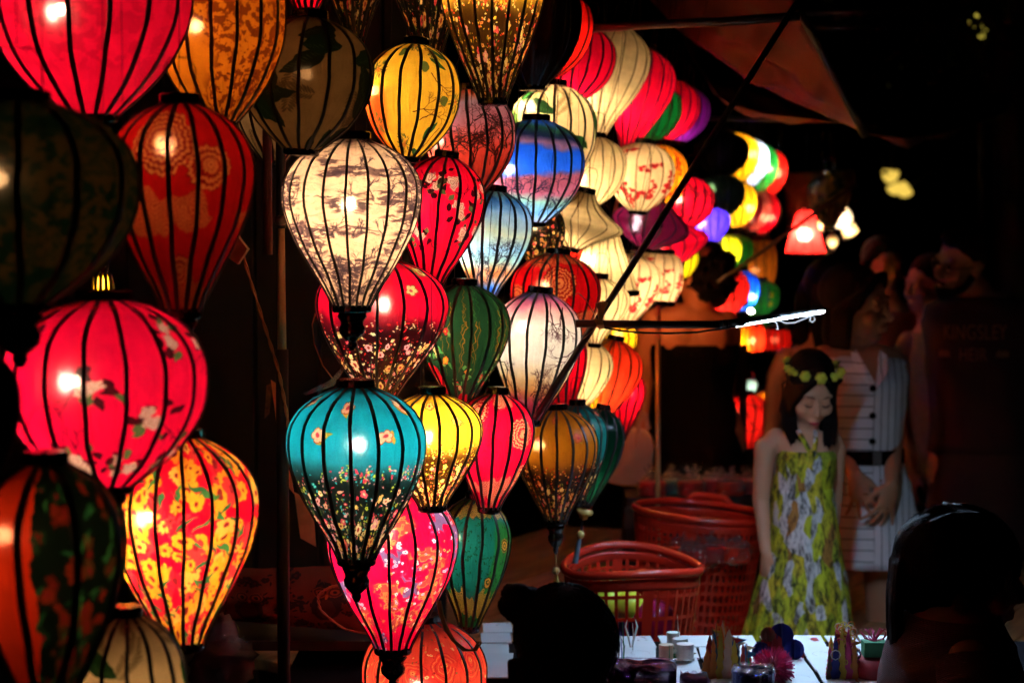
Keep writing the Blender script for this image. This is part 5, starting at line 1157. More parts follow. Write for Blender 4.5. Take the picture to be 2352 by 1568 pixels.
# ------------------------------------------------------------------ people
def skin(name, c): return pbr(name, c, .5, var=.10, scale=14, bump=.03, spec=.35)
SKB = skin('skin_orange_lit', (.62, .22, .09))  # orange lantern light put into the base colour of this skin
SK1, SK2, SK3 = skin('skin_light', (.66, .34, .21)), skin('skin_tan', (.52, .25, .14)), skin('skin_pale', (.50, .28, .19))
HAIR = pbr('black_hair', (.007, .005, .005), .6, var=.6, scale=90, stretch=(6, 6, .5), bump=1.0, spec=.06)
BLK = pbr('black_fabric', (.0025, .002, .0025), .9, scale=40, spec=.03)
def remesh(mb, voxel, smooth=4):
    me = mb.me('tmp'); o = bpy.data.objects.new('tmp', me); C.objects.link(o)
    m = o.modifiers.new('r', 'REMESH'); m.mode = 'VOXEL'; m.voxel_size = voxel; m.use_smooth_shade = True
    s = o.modifiers.new('s', 'SMOOTH'); s.factor = .5; s.iterations = smooth
    dg = bpy.context.evaluated_depsgraph_get(); ev = o.evaluated_get(dg); out = bpy.data.meshes.new_from_object(ev)
    bpy.data.objects.remove(o); bpy.data.meshes.remove(me)
    out.polygons.foreach_set('use_smooth', [True]*len(out.polygons)); out.materials.clear(); return out
def hframe(c, s, yaw, pitch, roll=0):
    return Matrix.Translation(c) @ Euler((pitch, roll, yaw), 'ZYX').to_matrix().to_4x4() @ Matrix.Scale(s, 4)
def hbox(mb, Mx, f):
    t = MB(); f(t); mb.add(t.v, t.f, Mx)
def head(mb, Mx, ears=True, lids=True, nz=1.0):
    def f(t):
        t.ball((0, .015, .03), (.075, .095, .086), 16, 12); t.ball((0, -.018, -.042), (.058, .068, .070), 14, 10); t.ball((0, -.056, -.095), (.026, .020, .018))
        t.tube([(0, -.082, .012*nz), (0, -.087-.007*nz, -.012), (0, -.086-.020*nz, -.033), (0, -.086-.014*nz, -.042)], [.008*nz, .010*nz, .0125*nz, .008*nz], 8)
        for q in (-1, 1):
            t.ball((q*.0115*nz, -.086-.008*nz, -.038), (.008*nz, .010*nz, .007*nz)); t.ball((q*.036, -.058, -.032), (.027, .024, .026)); t.ball((q*.028, -.074, .026), (.024, .012, .008))
            if ears: t.ball((q*.076, .012, -.010), (.009, .019, .031)); t.ball((q*.080, .018, .004), (.009, .014, .018))
            if lids: t.ball((q*.030, -.073, .004), (.0165, .012, .0115))
        t.ball((0, -.083, -.064), (.024, .010, .006)); t.ball((0, -.082, -.074), (.020, .010, .006))
    hbox(mb, Mx, f)
def hand(mb, w, d, side, n, s=1.0, curl=.5, spread=.12):
    """w wrist, d direction of the hand, side towards the thumb, n palm normal (fingers curl that way)"""
    d = Vector(d).normalized(); side = Vector(side); side = (side-d*side.dot(d)).normalized(); n = d.cross(side)*(1 if Vector(n).dot(d.cross(side)) > 0 else -1)
    w = Vector(w)
    pts = [w-d*.01*s, w+d*.03*s, w+d*.07*s, w+d*.088*s]
    m = MB(); m.tube([(0, 0, -.01), (0, 0, .03), (0, 0, .068), (0, 0, .088)], [(.015, .022), (.015, .034), (.013, .040), (.010, .036)], 12)
    Mx = Matrix(((side.x, n.x, d.x), (side.y, n.y, d.y), (side.z, n.z, d.z))).to_4x4(); Mx = Matrix.Translation(w) @ Mx @ Matrix.Scale(s, 4)
    # ring axis: rb runs along local x (towards the thumb)
    mb.add(m.v, m.f, Mx)
    for k, (x, L_, r_) in enumerate(((.027, .070, .0085), (.009, .078, .0088), (-.010, .072, .0085), (-.027, .057, .0075))):
        p = Vector((x, 0, .080)); a = 0; q = [p.copy()]; rr = [r_]
        for j, (fr, c_) in enumerate(((.42, .5), (.32, 1.0), (.26, .8))):
            a += curl*c_*(1+.1*k); p = p+Vector((x*spread, math.sin(a)*L_*fr, math.cos(a)*L_*fr)); q.append(p.copy()); rr.append(r_*(1-.10*(j+1)))
        t = MB(); t.tube(q, rr, 8); t.ball(q[-1], rr[-1], 8, 6); mb.add(t.v, t.f, Mx)
    t = MB(); q = [(.020, .004, .015), (.042, .010, .038), (.050, .020, .060), (.048, .030, .080)]; t.tube(q, [.013, .011, .0095, .008], 8); t.ball(q[-1], .008, 8, 6); mb.add(t.v, t.f, Mx)
def limb(mb, pts, rs, n=12): 
    mb.tube(pts, rs, n)
    for p, r_ in zip(pts, rs): mb.ball(p, r_ if not isinstance(r_, tuple) else min(r_), n, 8)
def loft(name, rings, n=40, mat=None, parent=None, folds=0, amp=0.0, seed=0, flute=0, cap=False, thick=.003, ph=0.0):
    """rings: (centre, half width, half depth) from top to bottom; folds ripple outward towards the last ring"""
    rg = random.Random(seed); v = []; f = []; m = len(rings); fp = [rg.uniform(0, 6.28) for _ in range(4)]; L_ = []
    K = 5
    for i in range(m-1):
        for q in range(K):
            t = q/K; a, b = rings[i], rings[i+1]; t2 = t*t*(3-2*t)*.3+t*.7; L_.append((Vector(a[0]).lerp(Vector(b[0]), t), a[1]*(1-t2)+b[1]*t2, a[2]*(1-t2)+b[2]*t2))
    L_.append((Vector(rings[-1][0]), rings[-1][1], rings[-1][2])); R_ = len(L_)
    for i, (c, a, b) in enumerate(L_):
        t = i/(R_-1)
        for k in range(n):
            w = 2*math.pi*k/n+ph; fo = 1+(folds*(t**1.3)*(math.sin(w*flute+fp[0]+.5*math.sin(t*4+fp[1]))+.5*math.sin(w*(flute*2-3)+fp[2]-t*3)) if flute else 0)
            e = amp*(math.sin(w*4+t*21+fp[3])+math.sin(w*7-t*33+fp[1]))
            v.append((c.x+a*(fo+e)*math.cos(w), c.y+b*(fo+e)*math.sin(w), c.z+.4*e*b))
    f = [(i*n+k, (i+1)*n+k, (i+1)*n+(k+1) % n, i*n+(k+1) % n) for i in range(R_-1) for k in range(n)]
    if cap: f.append(tuple(range(n)))
    o = link(name, mesh(name, v, f, True), mat, parent); sm = o.modifiers.new('thickness', 'SOLIDIFY'); sm.thickness = thick; sm.offset = 1
    return o
class Loc:
    """positions read off the picture on the upright plane a person stands in, relative to the feet"""
    def __init__(s, x, Y): s.Y = Y; s.r = Vector((s.pt(x, 600, Y).x, Y, 0))
    def pt(s, x, y, Y):
        a = P(x, y, 1.0)-Vector((0, 0, CAM_H)); return Vector((0, 0, CAM_H))+a*(Y/a.y)
    def __call__(s, x, y, off=0.0): return s.pt(x, y, s.Y)-s.r+Vector((0, off, 0))
    def px(s, n): return n/FP*s.Y
def legs(mb, g, hipz, w, foot=True, r0=.075, dy=0.0):
    for q in (-1, 1):
        limb(mb, [(q*w, dy, hipz), (q*w*.95, dy-.005, hipz*.52), (q*w*.9, dy+.01, .08)], [r0, r0*.66, r0*.48]); 
        mb.tube([(q*w*.9, dy+.04, .035), (q*w*.95, dy-.03, .04), (q*w, dy-.13, .022), (q*w, dy-.17, .016)], [(.03, .03), (.034, .034), (.022, .042), (.014, .036)], 10)

# ---- the girl with the flower crown
g = Loc(1850, 5.6); girl = empty('person', g.r); tag(girl, 'girl in a yellow leaf print halter dress and flower crown, looking down', 'person')
mb = MB(); hc = g(1863, 897, .0); Hm = hframe(hc, .86, R(7), R(27), R(5)); head(mb, Hm, True, True, .80)
limb(mb, [hc+Vector((0, .015, -.05)), g(1856, 985, .02), g(1853, 1008, .02)], [.036, .033, .040])
mb.tube([g(1853, 992, .02), g(1853, 1003, .02), g(1852, 1022, .015), g(1852, 1060, .01), g(1847, 1120, .01), g(1848, 1190, .01), g(1848, 1240, .01), g(1848, 1290, .01)], [(.03, .045), (.042, .088), (.055, .098), (.066, .074), (.062, .068), (.072, .078), (.075, .085), (.05, .06)], 20)
limb(mb, [g(1785, 1006, .02), g(1758, 1030, .01), g(1750, 1150, .02), g(1757, 1262, -.03)], [.028, .032, .025, .0175])
limb(mb, [g(1912, 1008, .03), g(1922, 1035, .05), g(1925, 1150, .09), g(1918, 1250, .07)], [.030, .036, .028, .0185])
hand(mb, g(1757, 1262, -.03), (-.05, -.15, -1), (.35, -1, 0), (1, .2, 0), .80, .35); hand(mb, g(1918, 1250, .07), (-.1, -.1, -1), (-.3, -1, 0), (-1, 0, 0), .80, .4)
legs(mb, g, .68, .065, r0=.062)
link('body', remesh(mb, .0042, 3), SK1, girl)
# dress print
DM, nt, out = newmat('yellow_leaf_print'); Lk = nt.links.new
tc = nt.nodes.new('ShaderNodeTexCoord'); w1 = N(nt, 'ShaderNodeTexNoise', Scale=9.0, Detail=3.0); Lk(tc.outputs['Object'], w1.inputs['Vector'])
mxv = nt.nodes.new('ShaderNodeVectorMath'); mxv.operation = 'MULTIPLY_ADD'; Lk(w1.outputs['Color'], mxv.inputs[0]); mxv.inputs[1].default_value = (.06, .06, .06); Lk(tc.outputs['Object'], mxv.inputs[2])
mp = nt.nodes.new('ShaderNodeMapping'); mp.inputs['Scale'].default_value = (44, 26, 15); mp.inputs['Rotation'].default_value = (0, R(32), 0); Lk(mxv.outputs[0], mp.inputs[0])
vo = N(nt, 'ShaderNodeTexVoronoi', Scale=1.0); Lk(mp.outputs[0], vo.inputs['Vector'])
rp = nt.nodes.new('ShaderNodeValToRGB'); rp.color_ramp.interpolation = 'CONSTANT'; es = rp.color_ramp.elements
es[0].position = 0; es[0].color = (.52, .55, .02, 1); es[1].position = .34; es[1].color = (.64, .54, .03, 1)
for p_, c_ in ((.50, (.66, .64, .66)), (.64, (.40, .46, .03)), (.80, (.62, .60, .61)), (.92, (.45, .20, .04))): e = es.new(p_); e.color = (*c_, 1)
sx = nt.nodes.new('ShaderNodeSeparateColor'); Lk(vo.outputs['Color'], sx.inputs[0]); Lk(sx.outputs[0], rp.inputs[0])
mp2 = nt.nodes.new('ShaderNodeMapping'); mp2.inputs['Scale'].default_value = (80, 60, 22); mp2.inputs['Rotation'].default_value = (0, R(-25), 0); Lk(mxv.outputs[0], mp2.inputs[0])
n2 = N(nt, 'ShaderNodeTexNoise', Scale=1.0, Detail=3.0, Roughness=.7); Lk(mp2.outputs[0], n2.inputs['Vector'])
r2 = nt.nodes.new('ShaderNodeValToRGB'); r2.color_ramp.elements[0].position = .38; r2.color_ramp.elements[0].color = (.10, .10, .10, 1); r2.color_ramp.elements[1].position = .56; r2.color_ramp.elements[1].color = (1, 1, 1, 1); Lk(n2.outputs['Fac'], r2.inputs[0])
mm_ = nt.nodes.new('ShaderNodeMix'); mm_.data_type = 'RGBA'; mm_.blend_type = 'MULTIPLY'; mm_.inputs[0].default_value = 1; Lk(rp.outputs[0], mm_.inputs[6]); Lk(r2.outputs[0], mm_.inputs[7])
b_ = nt.nodes.new('ShaderNodeBsdfPrincipled'); b_.inputs['Roughness'].default_value = .8; Lk(mm_.outputs[2], b_.inputs['Base Color']); bu = N(nt, 'ShaderNodeBump', Strength=.5, Distance=.01); Lk(n2.outputs['Fac'], bu.inputs['Height']); Lk(bu.outputs[0], b_.inputs['Normal']); Lk(b_.outputs[0], out.inputs[0])
loft('bodice', [(g(1853, 1034, .01), .076, .074), (g(1852, 1050, .005), .083, .084), (g(1848, 1085, .005), .084, .082), (g(1844, 1122, .005), .082, .078)], 96, DM, girl, amp=.007, seed=3)
loft('skirt', [(g(1844, 1119, .005), .083, .079), (g(1846, 1180, .0), .092, .092), (g(1846, 1260, -.005), .102, .105), (g(1838, 1380, -.01), .136, .126), (g(1831, 1480, -.01), .158, .145), (Vector((g(1842, 1480).x, -.01, .32)), .185, .165), (Vector((g(1842, 1480).x, -.01, .06)), .225, .19)], 120, DM, girl, folds=.055, flute=13, amp=.004, seed=5)
MB().tube([g(1856, 1040, -.078), g(1840, 1008, -.062), g(1828, 985, -.038)], [(.003, .0065)]*3, 8).build('strap', DM, girl)
MB().tube([g(1858, 1040, -.078), g(1866, 1008, -.062), g(1868, 985, -.038)], [(.003, .0065)]*3, 8).build('strap', DM, girl)
MB().ball(g(1857, 1034, -.084), (.009, .006, .010), 8, 6).build('strap_knot', DM, girl)
# hair: cap, fringe parting and long sides
mb = MB()
def f(t):
    t.ball((0, .032, .040), (.082, .099, .088), 18, 12)
    for q in (-1, 1):
        for k in range(6):
            x = q*(.016+.013*k); t.tube([(q*.004, -.052, .110), (x, -.078+.010*k, .088-.006*k), (q*(.050+.005*k), -.066+.014*k, .040), (q*(.064+.003*k), -.045+.012*k, -.02), (q*(.067+.002*k), -.030+.012*k, -.10)], [.010, .013, .014, .013, .012], 8)
hbox(mb, Hm, f)
rg = random.Random(2)
for q, x0, y1 in ((-1, 1813, 1015), (1, 1903, 1032)):
    for k in range(9):
        x = x0+(k-4)*2.6; mb.tube([g(x+q*-3, 880, .02+.010*(k % 4)), g(x, 930, .005+.010*(k % 4)), g(x+q*2, 975, -.015+.010*(k % 4)), g(x+q*-6+rg.uniform(-4, 4), y1+rg.uniform(-16, 8), -.055+.012*(k % 4))], [.012, .012, .011, .003], 8)
for k in range(7): mb.tube([g(1820+k*14, 880, .075), g(1818+k*14, 960, .085), g(1818+k*15, 1030+rg.uniform(-8, 8), .085)], [.02, .02, .006], 8)
link('hair', remesh(mb, .0045, 1), HAIR, girl)
# closed eyes, brows, lips
def onface(name, pts, r_, mat, par, Mx):
    t = MB(); t.tube(pts, r_, 6); o = MB().add(t.v, t.f, Mx).build(name, mat, par, True)
LASH = pbr('lash_brown', (.02, .010, .008), .6); LIP = pbr('lip_rose', (.50, .05, .07), .4, var=.1)
for q in (-1, 1):
    onface('eyelid_line', [(q*.016, -.0865, -.004), (q*.024, -.0885, -.0085), (q*.034, -.0865, -.0085), (q*.044, -.080, -.004)], [.0010, .0022, .0024, .0010], LASH, girl, Hm)
    onface('eyebrow', [(q*.013, -.0885, .022), (q*.026, -.0890, .0285), (q*.042, -.0800, .0265)], [.0014, .0024, .0010], LASH, girl, Hm)
onface('lips', [(-.019, -.0895, -.069), (-.008, -.0955, -.067), (0, -.0962, -.068), (.008, -.0955, -.067), (.019, -.0895, -.069)], [(.0015, .0012), (.0058, .003), (.0065, .003), (.0058, .003), (.0015, .0012)], LIP, girl, Hm)
# crown
CLF = pbr('crown_leaf', (.05, .11, .03), .6); CYF = pbr('yellow_blossom', (.62, .66, .05), .6, var=.25, scale=60)
cr = empty('flower_crown', g.r); tag(cr, 'flower crown of yellow roses and leaves on the girl\'s dark hair', 'flower crown')
m = MB(); ring_ = []
for k in range(25):
    a = 2*math.pi*k/24; ring_.append(Hm @ Vector((.087*math.cos(a), .024+.096*math.sin(a), .070-.020*math.sin(a))))
MB().tube(ring_, .0035, 6, cap=False).build('wreath_wire', CLF, cr)
rg = random.Random(9)
for k in range(46):
    a = rg.uniform(0, 6.28); p = Hm @ Vector((.089*math.cos(a), .024+.098*math.sin(a), .070-.020*math.sin(a)+rg.uniform(-.008, .008))); d = Vector((rg.gauss(0, 1), rg.gauss(0, 1), rg.gauss(0, .7))).normalized()*.026; q = d.cross(Vector((0, 0, 1)))*.3
    link('leaf', mesh('leaf', [p, p+d*.5+q, p+d, p+d*.5-q+Vector((0, 0, .001))], [(0, 1, 2, 3)]), CLF, cr)
for k, (deg, s) in enumerate(((-160, .85), (-148, .6), (-124, 1.1), (-92, 1.25), (-60, .95), (-38, .9), (-20, .95), (-175, .8), (20, .9), (60, .9), (100, 1), (140, 1))):
    a = R(deg); c0 = Hm @ Vector((.090*math.cos(a), .023+.100*math.sin(a), .074-.020*math.sin(a))); t = MB(); s *= 1.3; t.ball(c0, .0085*s, 12, 9)
    for j in range(6):
        w = j*1.05; t.ball(c0+Vector((math.cos(w), -.3, math.sin(w)))*.0055*s, .0058*s, 7, 5)
    t.build('rose', CYF, cr, True)

# ---- the woman in the white striped dress
g = Loc(1975, 6.25); wm = empty('person', g.r); tag(wm, 'woman in a white pinstriped button dress with black belt, hands folded, behind the girl', 'person')
mb = MB(); hc = g(1975, 700, .0); Hm = hframe(hc, 1.0, R(55), R(8)); head(mb, Hm)
limb(mb, [hc+Vector((0, .01, -.07)), g(1978, 790, .02), g(1978, 815, .02)], [.050, .048, .055])
mb.tube([g(1976, 790, .02), g(1976, 806, .02), g(1976, 840, .015), g(1976, 900, .0), g(1976, 1040, .0), g(1985, 1130, .0), g(1988, 1200, 0)], [(.04, .06), (.06, .13), (.085, .16), (.10, .145), (.085, .112), (.105, .15), (.09, .14)], 20)
limb(mb, [g(1895, 826, .02), g(1885, 850, .02), g(1902, 1000, .03), g(1948, 1080, -.145)], [.045, .045, .035, .022])
limb(mb, [g(2052, 832, .02), g(2060, 860, .02), g(2054, 1000, .02), g(2026, 1098, -.160)], [.045, .045, .035, .022])
hand(mb, g(1946, 1074, -.150), (.20, -.10, -1), (1, -.5, .2), (.3, 1, 0), .92, .22, .5); hand(mb, g(2026, 1096, -.165), (-.30, -.10, -1), (-1, -.5, .2), (-.3, 1, 0), .92, .30, .5)
legs(mb, g, .86, .085)
link('body', remesh(mb, .0038, 3), SK2, wm)
SD, nt, out = newmat('white_pinstripe_cloth'); Lk = nt.links.new
tc = nt.nodes.new('ShaderNodeTexCoord'); sp = nt.nodes.new('ShaderNodeSeparateXYZ'); Lk(tc.outputs['Object'], sp.inputs[0])
no = N(nt, 'ShaderNodeTexNoise', Scale=7.0, Detail=2.0); Lk(tc.outputs['Object'], no.inputs['Vector'])
def math_(op, a, b=None, clamp=False):
    n = nt.nodes.new('ShaderNodeMath'); n.operation = op; n.use_clamp = clamp
    for i, x in enumerate((a, b)):
        if x is None: continue
        if isinstance(x, (int, float)): n.inputs[i].default_value = x
        else: Lk(x, n.inputs[i])
    return n.outputs[0]
wz = math_('MULTIPLY', no.outputs['Fac'], .012)
def stripe(c, pitch, w): 
    fr = math_('FRACT', math_('DIVIDE', math_('ADD', math_('ADD', c, wz), 10), pitch)); return math_('LESS_THAN', fr, w/pitch)
sH = stripe(sp.outputs['Z'], .034, .0032); sV = stripe(sp.outputs['X'], .024, .0028)
seam = g(1992, 900).x; side_ = math_('GREATER_THAN', sp.outputs['X'], seam)
st = math_('ADD', math_('MULTIPLY', sV, side_), math_('MULTIPLY', sH, math_('SUBTRACT', 1, side_)))
mx = nt.nodes.new('ShaderNodeMix'); mx.data_type = 'RGBA'; Lk(st, mx.inputs[0]); mx.inputs[6].default_value = (.80, .80, .84, 1); mx.inputs[7].default_value = (.07, .07, .09, 1)
b_ = nt.nodes.new('ShaderNodeBsdfPrincipled'); b_.inputs['Roughness'].default_value = .85; Lk(mx.outputs[2], b_.inputs['Base Color']); n3 = N(nt, 'ShaderNodeTexNoise', Scale=22.0, Detail=3.0); Lk(tc.outputs['Object'], n3.inputs['Vector']); bu = N(nt, 'ShaderNodeBump', Strength=.45, Distance=.012); Lk(n3.outputs['Fac'], bu.inputs['Height']); Lk(bu.outputs[0], b_.inputs['Normal']); Lk(b_.outputs[0], out.inputs[0])
loft('bodice', [(g(1976, 812, .02), .120, .060), (g(1976, 832, .015), .148, .095), (g(1976, 880, .0), .150, .115), (g(1978, 960, .0), .134, .108), (g(1978, 1035, .0), .120, .098)], 60, SD, wm, amp=.010, seed=2)
loft('skirt', [(g(1978, 1046, .0), .122, .100), (g(1984, 1120, .0), .150, .118), (g(1990, 1200, .0), .168, .135), (g(1991, 1292, .0), .178, .150)], 80, SD, wm, folds=.03, flute=8, amp=.005, seed=6)
loft('belt', [(g(1979, 1028, .0), .127, .105), (g(1979, 1060, .0), .129, .107)], 48, BLK, wm, thick=.005)
MB().box(g(2000, 1044, -.112), (.026, .006, .040)).build('buckle', pbr('dull_metal', (.4, .4, .42), .3, metal=1), wm)
for k, y in enumerate((885, 947, 1005)): MB().lathe([(.001, -.003), (.0105, -.003), (.0105, .003), (.001, .004)], 14).build('button', BLK, wm).matrix_local = Matrix.Translation(g(1989, y, -.121+.004*k)) @ Matrix.Rotation(R(90), 4, 'X')
# open collar
for q, pts in ((-1, [(1944, 806), (1957, 800), (1996, 876), (1983, 880), (1950, 836)]), (1, [(2010, 800), (2026, 812), (2022, 846), (1999, 884), (1992, 876)])):
    v = [g(x, y, -.125 if i in (2, 3) else -.085) for i, (x, y) in enumerate(pts)]; n_ = 5; v2 = [p+Vector((0, .006, 0)) for p in v]
    link('collar', mesh('collar', v+v2, [(0, 1, 2, 3, 4), (9, 8, 7, 6, 5)]+[(i, (i+1) % 5, 5+(i+1) % 5, 5+i) for i in range(5)]), SD, wm)
v = [g(1957, 806, -.07), g(2010, 806, -.07), g(1995, 872, -.1225)]; link('neck_opening', mesh('neck_opening', v+[p+Vector((0, .01, 0)) for p in v], [(0, 2, 1), (3, 4, 5), (0, 1, 4, 3), (1, 2, 5, 4), (2, 0, 3, 5)]), SK2, wm)
mb = MB()
def f(t):
    t.ball((0, .035, .040), (.088, .108, .092), 16, 12)
    for q in (-1, 1):
        for k in range(5): t.tube([(q*.01*k, -.06, .10), (q*(.05+.006*k), -.045, .06), (q*.084, -.005+.012*k, -.02), (q*.084, .012*k, -.13)], [.012, .015, .015, .012], 8)
hbox(mb, Hm, f)
for k in range(9): mb.tube([g(1915+k*10, 700, .05), g(1912+k*10, 770, .06), g(1910+k*9, 838+(k % 3)*6, .02+.006*k)], [.026, .026, .008], 8)
link('hair', remesh(mb, .006, 2), HAIR, wm)
GLD = pbr('gold', (.8, .55, .2), .25, metal=1)
for (x, y) in ((1968, 1118), (2012, 1150)): MB().lathe([(.0105, -.002), (.012, 0), (.0105, .002)], 12, c=g(x, y, -.17), cap=False).build('ring', GLD, wm)
MB().ball(g(2003, 1090, -.15), .004).build('bracelet', GLD, wm)

# ---- woman seen from behind in a black strapless dress
g = Loc(1600, 6.9); wb_ = empty('person', g.r); tag(wb_, 'woman seen from behind in a black strapless dress, messy bun, bare orange lit back', 'person')
mb = MB(); hc = g(1612, 640, -.02); Hm = hframe(hc, 1.0, R(215), R(5)); head(mb, Hm)
limb(mb, [hc+Vector((0, .0, -.06)), g(1600, 712, .0), g(1597, 735, .0)], [.052, .050, .060])
mb.tube([g(1596, 700, .0), g(1594, 718, .0), g(1592, 745, .0), g(1592, 800, .0), g(1594, 900, .0), g(1598, 990, .0), g(1600, 1080, 0)], [(.05, .06), (.065, .125), (.085, .158), (.10, .150), (.085, .125), (.12, .17), (.11, .17)], 20)
limb(mb, [g(1506, 738, .0), g(1492, 765, .0), g(1478, 880, .02), g(1468, 990, -.06)], [.048, .046, .036, .024]); limb(mb, [g(1668, 742, .0), g(1676, 770, .0), g(1672, 870, .03), g(1664, 960, -.02)], [.046, .044, .034, .023])
for q in (-1, 1): mb.ball(g(1592+q*42, 770, -.085), (.055, .018, .06), 12, 8)
hand(mb, g(1468, 990, -.06), (0, -.1, -1), (.2, 1, 0), (1, 0, 0), 1, .6); hand(mb, g(1664, 960, -.02), (0, .1, -1), (-.2, 1, 0), (-1, 0, 0), 1, .5); legs(mb, g, .85, .09)
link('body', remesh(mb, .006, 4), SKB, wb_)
loft('dress', [(g(1593, 790, .0), .156, .108), (g(1593, 810, .0), .158, .112), (g(1594, 900, .0), .132, .100), (g(1596, 990, .0), .160, .128), (g(1598, 1080, .0), .176, .140), (g(1600, 1300, 0), .20, .17), (Vector((g(1604, 1300).x, 0, .12)), .24, .19)], 60, BLK, wb_, folds=.02, flute=9, amp=.004, seed=1)
mb = MB(); rg = random.Random(8)
c0 = g(1630, 628, -.05); mb.ball(c0, (.082, .085, .088), 14, 10); mb.ball(g(1640, 668, -.02), (.055, .06, .06)); mb.ball(g(1662, 600, -.03), (.045, .045, .04)); mb.ball(g(1630, 572, -.03), (.045, .04, .03))
for k in range(60):
    d = Vector((rg.gauss(0, 1), rg.gauss(0, .8), rg.gauss(0, 1))).normalized(); e = d.cross(Vector((rg.gauss(0, 1), 0, rg.gauss(0, 1)))).normalized(); a = c0+d*.075; mb.tube([a, a+d*.022+e*.02, a+d*.010+e*.05], [.009, .008, .003], 6)
link('hair', remesh(mb, .005, 1), HAIR, wb_)
# bag at her side
TAN = pbr('tan_leather', (.74, .46, .28), .5, var=.12, scale=20); bg_ = empty('handbag', P(1447, 1115, 6.6)); tag(bg_, 'tan leather handbag with looped strap beside the black dress', 'bag')
q0 = bg_.location; pts = [(1392, 1108), (1400, 1060), (1410, 1010), (1425, 992), (1450, 985), (1478, 990), (1495, 1005), (1503, 1030), (1497, 1070), (1490, 1105), (1470, 1118), (1430, 1116)]
fr = [P(x, y, 6.56)-q0 for x, y in pts]; bk = [p+Vector((.01, .09, 0)) for p in fr]; cf = sum(fr, Vector())/12+Vector((0, -.02, 0)); cb = sum(bk, Vector())/12+Vector((0, .02, 0)); n_ = 12
me = mesh('bag_body', fr+bk+[cf, cb], [(i, (i+1) % n_, 2*n_) for i in range(n_)]+[(n_+(i+1) % n_, n_+i, 2*n_+1) for i in range(n_)]+[((i+1) % n_, i, n_+i, n_+(i+1) % n_) for i in range(n_)])
o = link('bag_body', me, TAN, bg_); sd = o.modifiers.new('b', 'BEVEL'); sd.width = .008; sd.segments = 2
MB().tube([P(x, y, 6.55)-q0 for x, y in ((1462, 1040), (1464, 1010), (1467, 975), (1475, 945), (1483, 950), (1490, 985))], [(.003, .008)]*6, 8).build('strap', TAN, bg_)
MB().tube([P(x, y, 6.62)-q0 for x, y in ((1425, 1000), (1430, 960), (1450, 942), (1470, 945))], [(.003, .006)]*4, 8).build('strap', BLK, bg_)

# ---- man in printed T-shirt at the right
g = Loc(2250, 7.2); mn = empty('person', g.r); tag(mn, 'bearded man in glasses and a dark red brown lettered T-shirt at the right', 'person')
mb = MB(); hc = g(2204, 603, -.02); Hm = hframe(hc, 1.02, R(-62), R(18)); head(mb, Hm)
limb(mb, [hc+Vector((.02, .01, -.07)), g(2240, 668, .0), g(2248, 690, .0)], [.060, .062, .068])
mb.tube([g(2248, 672, .0), g(2248, 688, .0), g(2248, 715, .0), g(2248, 800, .0), g(2248, 930, .0), g(2252, 1010, .0), g(2252, 1060, 0)], [(.06, .08), (.08, .16), (.11, .195), (.125, .185), (.115, .16), (.12, .165), (.09, .15)], 20)
limb(mb, [g(2152+30, 720, .0), g(2178, 745, -.04), g(2190, 880, -.02), g(2188, 1010, -.05)], [.055, .050, .040, .027]); limb(mb, [g(2318, 722, .0), g(2336, 750, .0), g(2342, 900, .02), g(2322, 1000, -.05)], [.06, .055, .045, .028])
hand(mb, g(2188, 1010, -.05), (0, -.1, -1), (.3, -1, 0), (1, 0, 0), 1.08, .4); hand(mb, g(2322, 1000, -.05), (-.2, -.1, -1), (-.3, -1, 0), (-1, 0, 0), 1.08, .4); legs(mb, g, .88, .10, r0=.085)
link('body', remesh(mb, .006, 4), SK3, mn)
TSH = pbr('maroon_cotton', (.035, .009, .006), .9, var=.25, scale=12, bump=.3)
loft('t_shirt', [(g(2248, 682, .0), .125, .085), (g(2248, 700, .0), .19, .110), (g(2248, 740, .0), .203, .132), (g(2248, 830, .0), .190, .136), (g(2250, 930, .0), .178, .132), (g(2252, 1035, .0), .185, .136)], 60, TSH, mn, amp=.012, seed=7, cap=False)
for q, a, b in ((-1, (2180, 722), (2186, 800)), (1, (2332, 725), (2340, 808))): MB().tube([g(a[0], a[1], 0), g((a[0]+b[0])/2, (a[1]+b[1])/2, -.01), g(b[0], b[1], -.015)], [.062, .064, .060], 14, cap=False).build('sleeve', TSH, mn, True)
loft('shorts', [(g(2252, 1025, .0), .172, .128), (g(2252, 1080, .0), .185, .14), (g(2252, 1250, 0), .20, .15)], 40, pbr('brown_cloth', (.05, .018, .012), .9), mn)
mb = MB()
def f(t): t.ball((0, .030, .048), (.082, .100, .082), 14, 10); t.ball((0, -.02, .095), (.06, .07, .03))
hbox(mb, Hm, f); link('hair', remesh(mb, .006, 2), HAIR, mn)
mb = MB()
def f(t):
    t.ball((0, -.062, -.100), (.040, .034, .032)); t.tube([(-.07, .0, -.03), (-.062, -.03, -.07), (-.03, -.07, -.098), (0, -.082, -.105), (.03, -.07, -.098), (.062, -.03, -.07), (.07, 0, -.03)], .015, 8); t.tube([(-.028, -.088, -.062), (0, -.098, -.055), (.028, -.088, -.062)], .007, 6)
hbox(mb, Hm, f); link('beard', remesh(mb, .005, 1), HAIR, mn)
gm = MB()
def f(t):
    for q in (-1, 1):
        t.tube([(q*.032+.021*math.cos(a), -.094+abs(.010*math.cos(a)), .002+.017*math.sin(a)) for a in [i*math.pi/8 for i in range(17)]], .0022, 6, cap=False); t.tube([(q*.053, -.086, .006), (q*.078, .01, .002)], .002, 6)
    t.tube([(-.011, -.097, .006), (.011, -.097, .006)], .002, 6)
hbox(gm, Hm, f); gm.build('glasses', BLKP, mn)
for q in (-1, 1):
    t = MB(); t.ball((q*.030, -.080, .003), (.011, .008, .007)); MB().add(t.v, t.f, Hm).build('eye', LASH, mn, True)
